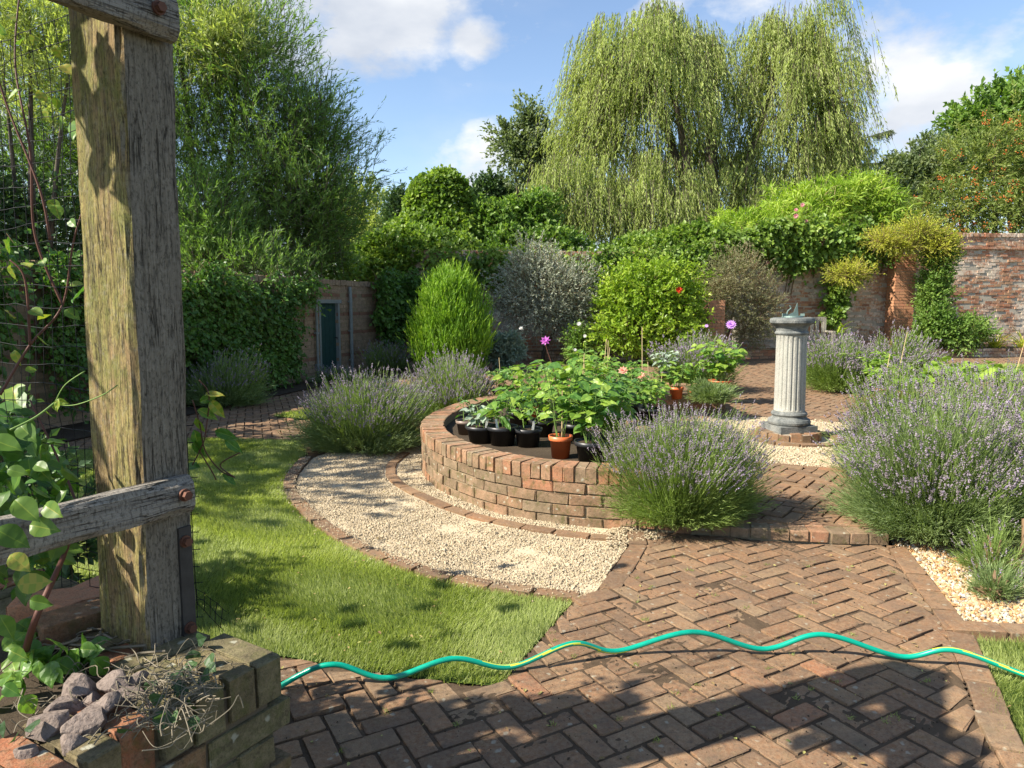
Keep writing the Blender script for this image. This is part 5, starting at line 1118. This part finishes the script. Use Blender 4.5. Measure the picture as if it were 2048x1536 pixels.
tree('oak_tree', 'dark rounded tree at the top right behind the rowan', [px_lobe(1990, 240, 160, 130, 36), px_lobe(2060, 230, 200, 150, 36), px_lobe(1950, 300, 130, 120, 36), px_lobe(2150, 300, 260, 260, 37), px_lobe(1930, 260, 60, 70, 36)], limbs(2040, 36, [(1990, 210, 0), (2080, 200, 0)], .2), 3200, 8, .8, .26, .16, M['mid_leaf'], 36, shell=.35, amp=.3)
tree('grey_tree', 'grey green tree between the cedar and the dark rounded tree', [px_lobe(1840, 350, 140, 130, 31), px_lobe(1800, 380, 120, 110, 31), px_lobe(1880, 320, 110, 100, 31.5), px_lobe(1760, 420, 160, 80, 30)], limbs(1840, 31, [(1840, 300, 0), (1790, 350, 0)], .15), 2600, 8, .6, .17, .09, M['pale_tree_leaf'], 31, shell=.6, amp=.3)
# cedar with tiered drooping boughs
o = thing('cedar_tree', 'cedar boughs reaching out from behind the weeping willow', 'tree', T(1640, 31), 'trees beyond the garden walls'); mb = MB(); tb = MB()
tube(tb, [T(1640, 31, 0), tuple(at(1645, 180, 31))], [.3, .05], 9)
for (sx, sy, ex, ey, n) in [(1645, 240, 1712, 212, 60), (1645, 270, 1705, 245, 60), (1645, 330, 1778, 262, 130), (1645, 350, 1745, 300, 90), (1645, 300, 1700, 280, 70), (1650, 370, 1760, 325, 80), (1640, 220, 1600, 200, 40), (1640, 380, 1760, 350, 80)]:
    a_, b_ = at(sx, sy, 31), at(ex, ey, 31 + random.uniform(-.6, .6)); m_ = (a_ + b_) / 2 + Vector((0, 0, .25)); q = catmull([tuple(a_), tuple(m_), tuple(b_)], 12); tube(tb, q, np.linspace(.06, .012, len(q)), 6)
    t_ = np.sort(rng.random(n)) ** .8; B_ = np.stack([np.interp(t_, np.linspace(0, 1, len(q)), q[:, i]) for i in range(3)], 1)
    dd = np.array(b_ - a_); dd = nrm(dd); sd = rng.choice([-1, 1], n)[:, None] * np.array([[0, 1, 0]]) * .6 + dd * .7 + np.array([0, 0, -.55]) + rng.normal(0, .25, (n, 3))
    sprays(mb, B_, sd, rng.uniform(.25, .8, n) * (1.1 - .6 * t_), 26, .09, .022, .9, .25, None, .008)
mb.build('crown', [M['cedar_leaf'], M['trunk']], o); tb.build('trunk', M['trunk'], o, True)
# more trees off to the sides and behind the walls so that the garden stays enclosed
tree('hedge_tree', 'dense dark tree behind the shaded wall seen left of the oak post', [px_lobe(-250, 400, 500, 520, 12), px_lobe(60, 470, 300, 220, 13), px_lobe(-50, 560, 300, 200, 12)], limbs(-100, 12, [(-200, 300, 0), (0, 400, 0)], .14), 2600, 9, .5, .12, .07, M['dark_leaf'], 12, shell=.5, amp=.25)
tree('garden_tree', 'leafy tree behind the right part of the wall beyond the frame', [px_lobe(2350, 420, 400, 400, 26), px_lobe(2600, 400, 300, 400, 26)], limbs(2400, 26, [(2350, 300, 0), (2500, 300, 0)], .2), 1200, 8, .7, .2, .12, M['mid_leaf'], 26, shell=.5)

# ============================================================ FOREGROUND CLIMBER ON THE PERGOLA
o = thing('vine', 'climbing vine with broad green and yellowing leaves left of the oak post', 'climber', (-1.6, 2.0, .6)); mb = MB(); mbL = MB()
mainp = [[G(45, 1330, .6), at(70, 1240, 1.45), at(135, 1090, 1.62), at(150, 1000, 1.85), at(60, 800, 1.95)], [at(0, 790, 1.85), at(60, 690, 1.9), at(125, 610, 1.95), at(150, 470, 1.95), at(200, 330, 1.95)],
         [at(125, 610, 1.95), at(70, 470, 1.95), at(60, 300, 1.95), at(30, 120, 2.0), at(45, -60, 2.05)], [at(100, 480, 1.93), at(80, 380, 1.93), at(10, 200, 1.95), at(-30, 60, 1.95)], [at(60, 690, 1.9), at(50, 560, 1.9), at(20, 520, 1.9)]]
for i, pts in enumerate(mainp): q = catmull([tuple(p) for p in pts], 10); mb = MB(); tube(mb, q, np.linspace(.009 if i == 0 else .0038, .002, len(q)), 7, mat=0); mb.build('stem', M['red_stem'], o, True)
def broad(mbx, pts, ll, wr=.8, dirs=None, tint=None, m=0):
    pts = np.array([tuple(p) for p in pts], float); n = len(pts); d = rng.normal(0, .6, (n, 3)) + np.array([.3, -.2, -.5]) if dirs is None else dirs
    s = ll * rng.uniform(.75, 1.2, n); mbx.inst(LV, pts, frames(d, rng.normal(0, .45, (n, 3)) + np.array([-.2, -.6, .7])), np.stack([s * wr, s, s], 1), rng.random(n) if tint is None else tint, T4=LF, mat=m)
# sparse leaves seen against the netting
spx = [(12, 30), (70, 70), (110, 90), (40, 90), (90, 215), (75, 180), (115, 195), (130, 235), (40, 180), (125, 130), (15, 70), (110, 410), (140, 440), (95, 400), (60, 535), (20, 530), (140, 570), (75, 640), (60, 620), (130, 620), (30, 700), (15, 620), (50, 740), (100, 690), (5, 480), (85, 520)]
broad(mbL, [at(x, y, rng.uniform(1.8, 2.0)) for x, y in spx], .038, .75, tint=rng.uniform(.55, 1, len(spx)))
# dense leaves at the lower left
k = 330; pp = []
while len(pp) < k:
    x, y = rng.uniform(-60, 150), rng.uniform(820, 1180)
    if x < 150 - (abs(y - 1010) / 170) ** 2 * 90: pp.append(at(x, y, rng.uniform(1.55, 2.2)))
broad(mbL, pp, .050, .70, tint=rng.uniform(.0, .6, k))
near = [(30, 1000, .11), (-10, 1060, .13), (60, 1050, .10), (90, 1010, .11), (20, 1110, .12), (35, 1170, .11), (0, 1230, .10), (60, 1200, .08), (-20, 880, .12), (40, 850, .10), (70, 930, .09), (15, 940, .10), (20, 1300, .09), (8, 1370, .08)]
for (x, y, l_) in near: broad(mbL, [at(x, y, rng.uniform(1.15, 1.4))], l_ * .46, .72, dirs=np.array([[.7, -.1, -.25]]) + rng.normal(0, .25, (1, 3)), tint=np.array([.93 if y in (1110, 1170) else rng.uniform(.3, .65)]))
# the wall of leaves further along the netting, outside the picture, that dapples the path and lawn
NP = PN + Vv_ * PB + U * .1
def mass(n, s0, s1, z0, z1, th=.25):
    P_ = []
    s_ = rng.uniform(s0, s1, n); z_ = rng.uniform(z0, z1, n); w_ = rng.normal(0, th, n)
    g = np.sin(s_ * 7 + 1) * np.sin(z_ * 6) + .6 * np.sin(s_ * 15) * np.sin(z_ * 13 + 2); ok = g > -.35; s_, z_, w_ = s_[ok], z_[ok], w_[ok]
    return np.stack([NP.x + Vv_.x * s_ + U.x * w_, NP.y + Vv_.y * s_ + U.y * w_, z_], 1)
broad(mbL, mass(130, .95, 3.4, .7, 2.2), .10, .85)
# unseen leaves over the pergola roof, added to shade the path, sparing the post
n = 1700; xr = rng.uniform(-3.9, -1.15, n); yr = rng.uniform(.95, 1.50, n) + rng.normal(0, .05, n); g = np.sin(xr * 6 + 1) * np.sin(yr * 7) + .6 * np.sin(xr * 13) * np.sin(yr * 15); C_ = np.stack([xr, yr, 2.36 + rng.normal(0, .07, n)], 1)[g > -.45]; zh = 2.36 - np.hypot(C_[:, 0] + .93, C_[:, 1] - 1.66) * .869; off_ = np.abs((C_[:, 1] - 1.66) - .484 * (C_[:, 0] + .93)); C_ = C_[~((off_ < .24) & (zh > .85) & (zh < 1.8))]; broad(mbL, C_, .10, .85)
mbL.build('leaves', M['vine_leaf'], o, True)
# tendril shoot crossing in front of the post
tn = MB(); tl = MB(); q = catmull([tuple(at(20, 860, 1.3)), tuple(at(70, 835, 1.33)), tuple(at(110, 805, 1.36))], 6); tube(tn, q, .0022, 5)
for pts in ([(110, 805), (130, 770), (170, 742)], [(105, 809), (150, 810), (205, 790), (235, 770)]): tube(tn, catmull([tuple(at(x, y, 1.36)) for x, y in pts], 6), .0011, 4)
tn.build('tendril', M['green_stem'], o, True); broad(tl, [at(112, 800, 1.36), at(118, 798, 1.35), at(108, 806, 1.36), at(85, 822, 1.34)], .022, .6, tint=np.array([.8, .85, .7, .7])); tl.build('young_leaves', M['vine_leaf'], o)
# sprig right of the post
o = thing('vine', 'thin vine sprig with drooping leaves growing right of the oak post', 'climber', tuple(at(392, 1000, 1.9))); mb = MB()
for pts in ([(385, 930), (405, 890), (412, 860), (418, 790), (398, 760)], [(385, 800), (400, 850), (410, 900), (440, 940), (470, 955)], [(470, 955), (440, 930), (480, 905)], [(398, 900), (425, 945), (432, 960)]): mb = MB(); tube(mb, catmull([tuple(at(x, y, 1.9)) for x, y in pts], 6), .0018, 5); mb.build('stem', M['red_stem'], o, True)
mb = MB()
dd = {0: (.9, 0, .2), 1: (.9, 0, -.5)}
broad(mb, [at(x, y, 1.9) for x, y in [(395, 820), (400, 805), (392, 835), (388, 860), (388, 880), (430, 862), (450, 880), (400, 935), (445, 948), (410, 790), (420, 800)]], .052, .5, dirs=np.array([[.5, 0, -.2], [.6, 0, .3], [.2, 0, -.5], [.2, 0, -.8], [.3, .1, -.8], [.9, 0, -.3], [.7, 0, -.5], [-.9, 0, .1], [.7, 0, -.5], [.8, 0, .1], [.5, 0, -.7]]), tint=np.array([.7, .6, .8, .6, .5, .4, .5, .3, .45, .95, .9])); mb.build('leaves', M['vine_leaf'], o)
# ivy and dry stems creeping over the planter
o = thing('ivy', 'ivy and dry tangled stems creeping over the planter wall beside the stones', 'ivy', tuple(G(360, 1380, .62))); mb = MB(); ml = MB()
for k in range(170):
    x, y = (rng.normal(340, 48), rng.normal(1385, 38)) if k < 120 else (rng.uniform(20, 300), rng.uniform(1330, 1480)); c = G(x, y, .645 if k < 120 else .625)
    a_ = rng.random() * 6.28; r_ = rng.uniform(.02, .07); pts = [c + Vector((math.cos(a_) * r_ * t_, math.sin(a_) * r_ * t_, .012 + .02 * math.sin(t_ * 3 + k) * rng.random())) for t_ in (-1, -.3, .4, 1)]; pts[1] += Vector(rng.normal(0, .012, 3)); pts[2] += Vector(rng.normal(0, .012, 3))
    tube(mb, catmull([tuple(p) for p in pts], 4), rng.uniform(.0006, .0014), 4)
ds = mb.build('dry_stems', M['dry_ivy'], o); ds['kind'] = 'stuff'
iv = [(370, 1330), (395, 1325), (345, 1345), (420, 1310), (355, 1385), (380, 1400), (330, 1420), (300, 1400), (405, 1350), (385, 1300), (318, 1440), (345, 1430), (260, 1460), (30, 1480), (60, 1465), (10, 1440), (370, 1370), (390, 1430), (395, 1280), (310, 1360), (350, 1360), (415, 1330)]
broad(ml, [G(x, y, .655) for x, y in iv], .034, .95, dirs=rng.normal(0, .5, (len(iv), 3)) + np.array([.2, -.6, .1]), tint=rng.uniform(0, .6, len(iv))); ml.build('leaves', M['dark_leaf'], o)
# weeds and fallen twigs inside the planter
o = thing('weeds', 'low green weeds growing in the planter left of the post', 'weeds', tuple(G(110, 1310, .62))); ml = MB()
wp = [(rng.uniform(60, 190), rng.uniform(1290, 1340)) for _ in range(26)] + [(rng.uniform(0, 60), rng.uniform(1230, 1400)) for _ in range(18)]
broad(ml, [G(x, y, .64 + rng.random() * .04) for x, y in wp], .05, .8, tint=rng.uniform(.2, .7, len(wp))); ml.build('leaves', M['pot_leaf'], o)
mb = MB()
for k in range(60):
    c = G(rng.uniform(20, 230), rng.uniform(1210, 1330), .625); a_ = rng.normal(.3, .7); L_ = rng.uniform(.05, .16); tube(mb, [c, c + Vector((math.cos(a_) * L_ / 2, math.sin(a_) * L_ / 2, .02)), c + Vector((math.cos(a_) * L_, math.sin(a_) * L_, rng.uniform(0, .03)))], rng.uniform(.0012, .004), 5)
o = mb.build('dead_twigs', M['dry_ivy'], None, loc=tuple(G(110, 1270, .62))); tag(o, 'dry twigs and dead stems lying in the planter behind the stones', 'twigs', kind='stuff')
for i, (x, y, m_, lb) in enumerate([(120, 1215, 'orange_brick', 'loose orange brick lying in the planter behind the twigs'), (172, 1245, 'left_planter_brick', 'loose mossy yellow brick next to the orange one in the planter'), (165, 1205, 'orange_brick', 'red brick lying against the left side of the oak post')]):
    mb = MB(); c = G(x, y, .64); put_bricks(mb, [(c.x, c.y, .645)], [.3 + .5 * i], (.21, .10, .06), [.8]); o = mb.build('loose_brick', M[m_], None, loc=(c.x, c.y, .62)); tag(o, lb, 'brick', 'loose bricks in the planter')

# ============================================================ POTTED PLANTS IN THE RAISED BED
SOIL = .325
def pot_profile(R_, H_): return [(0, .004), (R_ * .72, .004), (R_ * .74, 0), (R_ * .90, H_ * .80), (R_ * .99, H_ * .80), (R_ * 1.0, H_ * .82), (R_ * 1.03, H_), (R_ * .96, H_), (R_ * .93, H_ * .86)]
def potted(px, py, R_, H_, pm, label, ph=.3, spread=.15, nst=4, leafL=.07, leafW=.7, npair=5, lm='pot_leaf', tagn=0, flo=None, cane=None, z=SOIL, fine=False, tray=False, tmin=.15, tmax=1.0, tilt=.0, droopy=.35, group='potted plants in the raised bed'):
    R_ *= 1.18 if pm == 'terracotta' else 1.42; H_ *= 1.12 if pm == 'terracotta' else 1.18; c = G(px, py, z); Y_ = c.y; o = thing('potted_plant', label, 'potted plant', (c.x, c.y, z), group); x, y = c.x, c.y
    mb = MB(); lathe(mb, pot_profile(R_, H_), (x, y, z), 28); mb.build('pot', M[pm], o, True)
    mb = MB(); lathe(mb, [(R_ * .935, H_ * .87), (R_ * .5, H_ * .9), (0, H_ * .89)], (x, y, z), 16); mb.build('compost', M['soil'], o)
    sm = MB(); lf = MB()
    for k in range(nst):
        a_ = k * 2.4 + random.random(); tip = np.array([x + math.cos(a_) * spread * random.uniform(.5, 1.1), y + math.sin(a_) * spread * random.uniform(.5, 1.1), z + H_ + ph * random.uniform(.65, 1.0)]); b0 = np.array([x + math.cos(a_) * R_ * .3, y + math.sin(a_) * R_ * .3, z + H_ * .85])
        q = catmull([b0, b0 * .55 + tip * .45 + np.array([0, 0, .04]), tip], 6); tube(sm, q, np.linspace(.0045, .002, len(q)), 5)
        t_ = np.linspace(.25, 1, npair * 2) if not fine else rng.random(npair * 2) * .85 + .15; B_ = np.stack([np.interp(t_, np.linspace(0, 1, len(q)), q[:, i]) for i in range(3)], 1); n = len(B_)
        an_ = np.arange(n) * math.pi + np.arange(n) // 2 * 1.3 + random.random() * 3; d = np.stack([np.cos(an_), np.sin(an_), np.full(n, .30)], 1) + rng.normal(0, .18, (n, 3))
        pet = leafL * .45; P_ = B_ + nrm(d) * pet; s = leafL * rng.uniform(.6, 1.25, n)
        for i in range(n if not fine else 0): tube(sm, [B_[i], P_[i]], .0014, 4, cap=False)
        d2 = d + np.array([0, 0, -droopy]); lf.inst(LV, P_ if not fine else B_, frames(d2, np.tile([0, -.15, 1.], (n, 1)) + rng.normal(0, .3, (n, 3))), np.stack([s * leafW, s, s], 1), rng.uniform(tmin, tmax, n), T4=LF)
    sm.build('stems', M['green_stem'], o); lf.build('leaves', M[lm], o)
    for k in range(tagn):
        mb = MB(); box(mb, (x + R_ * (.35 - .7 * k), y - R_ * .62, z + H_ + .025), (.018, .002, .085), .2, tilt=Matrix.Rotation(.15 - .3 * k, 3, 'Y')); mb.build('plant_label', M['white_tag'], o)
    if cane:
        for (dx, hh, lean_) in cane:
            mb = MB(); tube(mb, [(x + dx, y, z + H_ * .5), (x + dx + lean_, y, z + hh)], [.0055, .004], 6); mb.build('cane', M['cane'], o)
    if flo:
        for (fx, fy, r_, fm, np_, ly_) in flo:
            p = at(fx, fy, Y_); mb = MB(); flower(mb, p, np.array([-.25, -.75, .5]), r_, np_, ly_); f_ = mb.build('flower', M[fm], o)
            mb = MB(); tube(mb, catmull([(x, y, z + H_ + ph * .35), (x * .6 + p.x * .4, y, z + H_ + ph * .8), (p.x + .01, p.y + .01, p.z - .06), tuple(p)], 6), .003, 5); mb.build('flower_stalk', M['red_stem'], f_)
    return o
potted(932, 868, .062, .105, 'taupe_pot', 'taupe plastic pot at the left end of the bed', .20, .05, 2, .065, .6, 3, tmin=.0, tmax=.4)
potted(963, 884, .092, .118, 'black_pot', 'black pot with a low grey green leafy plant and white label', .16, .10, 7, .07, .62, 4, 'silver_leaf', 1)
potted(1005, 889, .088, .13, 'black_pot', 'black pot with bright upright stems and two white labels', .26, .15, 6, .12, .5, 3, tagn=2, tmin=.4)
potted(1056, 892, .08, .125, 'black_pot', 'black pot with few stalks and one white label left of the big orange pot', .16, .12, 3, .085, .55, 2, tagn=1, tmin=.5)
potted(1121, 915, .074, .148, 'terracotta', 'large bright orange pot with a tall dahlia and purple bloom', .56, .17, 5, .11, .72, 5, flo=[(1091, 682, .042, 'purple_petal', 8, 2)], cane=[(.01, .62, .0)], tmin=.2)
potted(1182, 923, .085, .13, 'black_pot', 'black pot with the densest leafy dahlia right of the big orange pot', .42, .14, 8, .10, .75, 6, tmin=.1, tmax=.9)
potted(1038, 850, .08, .11, 'black_pot', 'black pot behind the front row with dark rounded leaves', .22, .16, 5, .10, .8, 4, tmin=0, tmax=.6)
potted(1071, 838, .058, .115, 'terracotta', 'small orange pot behind the row of black pots', .34, .16, 5, .12, .6, 4, tmin=.5)
potted(1110, 793, .05, .10, 'terracotta', 'small orange pot furthest left in the back row', .30, .16, 5, .10, .6, 5, tmin=.4)
potted(1165, 845, .07, .11, 'black_pot', 'black pot of tall bright dahlia leaves behind the densest one', .50, .18, 7, .11, .65, 6, tmin=.35, cane=[(-.02, .66, .03), (.03, .60, -.02)])
potted(1208, 800, .055, .10, 'terracotta', 'orange pot with canes tied together in the middle of the bed', .42, .16, 6, .10, .6, 6, tmin=.4, cane=[(-.03, .72, .05), (.03, .70, .01), (.0, .62, .06)])
potted(1222, 860, .08, .12, 'black_pot', 'black pot with a bushy dark dahlia behind the front lavender', .38, .16, 9, .08, .6, 7, tmin=0, tmax=.6)
potted(1262, 835, .08, .12, 'black_pot', 'black pot of dark dahlias with peach blooms', .32, .2, 9, .07, .6, 7, tmin=0, tmax=.7, flo=[(1246, 742, .055, 'peach_petal', 9, 3), (1283, 752, .045, 'peach_petal', 9, 2)])
potted(1290, 815, .07, .11, 'black_pot', 'black pot with a single tall bamboo cane', .24, .16, 6, .08, .6, 5, tmin=.1, cane=[(-.03, .88, -.02), (.05, .5, -.03)])
potted(1312, 796, .06, .07, 'terracotta', 'shallow orange pot with small rounded leaves in the back row', .14, .10, 6, .055, .85, 3, tmin=.3, cane=[(.05, .36, .02)])
potted(1352, 797, .075, .125, 'terracotta', 'orange pot with upright light green leaves near the bed corner', .30, .14, 7, .09, .5, 5, tmin=.4)
potted(1386, 798, .06, .095, 'terracotta', 'orange pot with a feathery plant nearest the bed corner', .34, .10, 6, .07, .2, 14, tmin=.3, fine=True)
potted(1440, 775, .13, .09, 'terracotta', 'wide orange bowl with a leafy plant and a lilac dahlia bloom', .55, .28, 12, .13, .75, 6, tmin=.3, flo=[(1462, 650, .075, 'lilac_petal', 14, 3), (1413, 652, .03, 'lilac_petal', 8, 1)])
potted(1330, 760, .07, .11, 'black_pot', 'black pot of blue green leaves at the very back of the bed', .30, .18, 7, .09, .6, 6, 'silver_leaf', tmin=0)
potted(1000, 800, .07, .11, 'black_pot', 'black pot with leafy plant and a thin cane at the far left rim', .26, .16, 6, .08, .6, 6, tmin=.1, cane=[(.02, .5, -.03)])
potted(1165, 775, .07, .11, 'black_pot', 'black pot with tall light leaves in the left part of the back row', .44, .2, 7, .11, .6, 6, tmin=.4)
# silvery edging plant on the corner of the bed
sc = G(1425, 800, .33); lavender('silver_plant', 'silvery carnation clump on the corner of the raised bed', (sc.x, sc.y), .34, .22, .22, 1500, 20, .30, True, ll=.07, wleaf=.006, sl=.05, fw=.006, group=None)
# plants in the right hand bed behind the lavender
G2 = 'potted plants behind the right hand lavender'
potted(1762, 800, .085, .14, 'terracotta', 'orange pot glimpsed through the lavender right of the sundial', .30, .2, 8, .10, .45, 8, tmin=.6, z=ZT + .1, group=G2, cane=[(.02, .6, .06)])
potted(1806, 805, .08, .15, 'terracotta', 'second orange pot right of the first behind the lavender', .20, .16, 6, .12, .9, 3, tmin=.5, z=ZT + .1, group=G2)
potted(1750, 780, .10, .12, 'black_pot', 'light feathery green plant with a tall cane behind the lavender', .42, .22, 9, .12, .28, 12, tmin=.6, z=ZT + .1, group=G2, fine=True, cane=[(.3, .85, .12)])
potted(1900, 790, .11, .12, 'black_pot', 'broad leaved pale green squash plant among the right hand lavender', .30, .5, 12, .19, .95, 3, tmin=.6, z=ZT + .1, group=G2)
potted(2010, 780, .11, .12, 'black_pot', 'pale leaved plant with a leaning cane at the right edge', .16, .4, 9, .16, .9, 3, tmin=.5, z=ZT + .1, group=G2, cane=[(.1, .75, .14)])

tree('garden_tree', 'small leafy tree added out of view left of the lawn for its shade', [(-6.1, 4.3, 3.4, 1.2, 1.2, 1.1), (-6.6, 5.6, 3.8, 1.1, 1.2, 1.2)], [([(-6.2, 4.6, 0), (-6.2, 4.7, 1.5), (-6.2, 4.6, 3.4)], .09, .03)], 620, 8, .4, .11, .07, M['mid_leaf'], 5, shell=.8)  # unseen tree, added so its crown shades the left lawn and path
bush('ivy_mound', 'uneven hump of ivy on the wall top behind the lime shrub', 'ivy mound', [px_lobe(1300, 495, 130, 45, 19.2), px_lobe(1390, 480, 110, 50, 19.2), px_lobe(1240, 515, 90, 40, 19.0), px_lobe(1430, 505, 100, 60, 18.9)], 2200, 7, .28, .10, .085, M['creeper_leaf'], shell=.3, amp=.3, loc=(2.5, 19.1, 0), zmin=.3)

for args in [
    (1085, 872, .075, .12, 'black_pot', 'black pot half hidden behind the big orange pot', .30, .16, 7, .10, .65, 5),
    (1150, 880, .075, .12, 'black_pot', 'black pot with pale leaves squeezed between two front pots', .36, .16, 8, .10, .65, 6),
    (1215, 905, .08, .12, 'black_pot', 'black pot in the front row touching the nearest lavender', .40, .20, 10, .11, .65, 6),
    (1128, 830, .07, .11, 'black_pot', 'black pot with arching leaves behind the big orange pot', .40, .18, 8, .11, .6, 6),
    (1190, 820, .07, .11, 'black_pot', 'black pot of yellowing leaves in the middle of the bed', .40, .20, 9, .10, .6, 6),
    (1250, 800, .07, .11, 'black_pot', 'black pot of leafy dahlias behind the peach blooms', .34, .20, 9, .10, .6, 6),
    (1300, 845, .08, .12, 'black_pot', 'black pot of dark leaves just behind the front lavender flowers', .22, .18, 8, .08, .6, 6),
    (1042, 815, .07, .11, 'black_pot', 'black pot of bright broad leaves in the second row on the left', .34, .18, 7, .12, .6, 5)]:
    potted(*args, tmin=.2, tmax=.95)

bush('leafy_shrub', 'dark leafy shrub behind the netting left of the oak post', 'shrub', [px_lobe(40, 1010, 260, 300, 3.1), px_lobe(-60, 900, 220, 260, 3.3), px_lobe(130, 1090, 130, 150, 2.9)], 520, 7, .16, .055, .036, M['dark_leaf'], shell=.6, loc=(-2.1, 3.1, 0), zmin=.02)

bush('dark_shrub', 'dark shrub filling the gap above the wall beside the drainpipe', 'shrub', [px_lobe(665, 528, 110, 70, 16.4), px_lobe(610, 520, 120, 70, 15.8)], 700, 7, .28, .08, .05, M['mid_leaf'], shell=.5, loc=(-4.2, 16.4, 0), zmin=.5)
# fallen leaves, weeds in the joints and gravel kicked onto the edging
n = 420; w = rng.uniform([-1.3, 1.9], [2.4, 5.4], (n, 2)); zz = np.where(inpoly(w, front_path), .042, np.where(inpoly(w, lawn_L) | inpoly(w, lawn_R), .045, .03)); ok = ~inpoly(w, bed_poly) & ~inpoly(w, terrace); w = w[ok]; zz = zz[ok]; n = len(w)
mb = MB(); sz = rng.uniform(.008, .022, n); mb.inst(LV, np.c_[w, zz], frames(np.c_[rng.normal(0, 1, (n, 2)), rng.normal(0, .12, n)], np.tile([0, 0, 1.], (n, 1)) + rng.normal(0, .2, (n, 3))), np.stack([sz * .6, sz, sz], 1), rng.random(n), T4=LF)
M['litter'] = leaf_mat('litter', [(0, (.16, .10, .04)), (.5, (.30, .22, .09)), (.85, (.35, .34, .10)), (1, (.16, .20, .05))], .1, .7)
o = mb.build('fallen_leaves', M['litter']); tag(o, 'small dry fallen leaves scattered over path, lawn and gravel', 'leaves', kind='stuff')
ep = Path(ring_in); t_ = rng.uniform(0, ep.L, 900); x, y, a = ep.at(t_); off_ = np.abs(rng.normal(0, .06, 900)); w = np.stack([x + np.sin(a) * off_, y - np.cos(a) * off_], 1); s_ = rng.uniform(.006, .013, (900, 3))
mb = MB(); mb.inst(OCV, np.c_[w, .037 + s_[:, 2] * .4], frames(rsph(900)), s_, rng.random(900), T3=OCF); o = mb.build('stray_pebbles', M['pebble']); tag(o, 'cream gravel strayed onto the curved edging bricks', 'gravel', kind='stuff')
n = 90; w = rng.uniform([-.9, 2.1], [2.1, 4.2], (n, 2)); w = w[inpoly(w, front_path)]; w = np.repeat(w, 16, 0) + rng.normal(0, .007, (len(w) * 16, 2)); n = len(w)
th = rng.random(n) * 6.28; ln = rng.uniform(.3, 1.3, n); d = np.stack([np.cos(th) * np.sin(ln), np.sin(th) * np.sin(ln), np.cos(ln)], 1); hh = rng.uniform(.008, .022, n)
mb = MB(); mb.inst(GV, np.c_[w, np.full(n, .033)], frames(d), np.stack([hh * 0 + .0022, hh, hh], 1), rng.random(n) * .6, T4=GT4, T3=GT3); o = mb.build('joint_weeds', M['grass']); tag(o, 'tiny weeds and moss tufts in the joints of the herringbone path', 'weeds', kind='stuff')
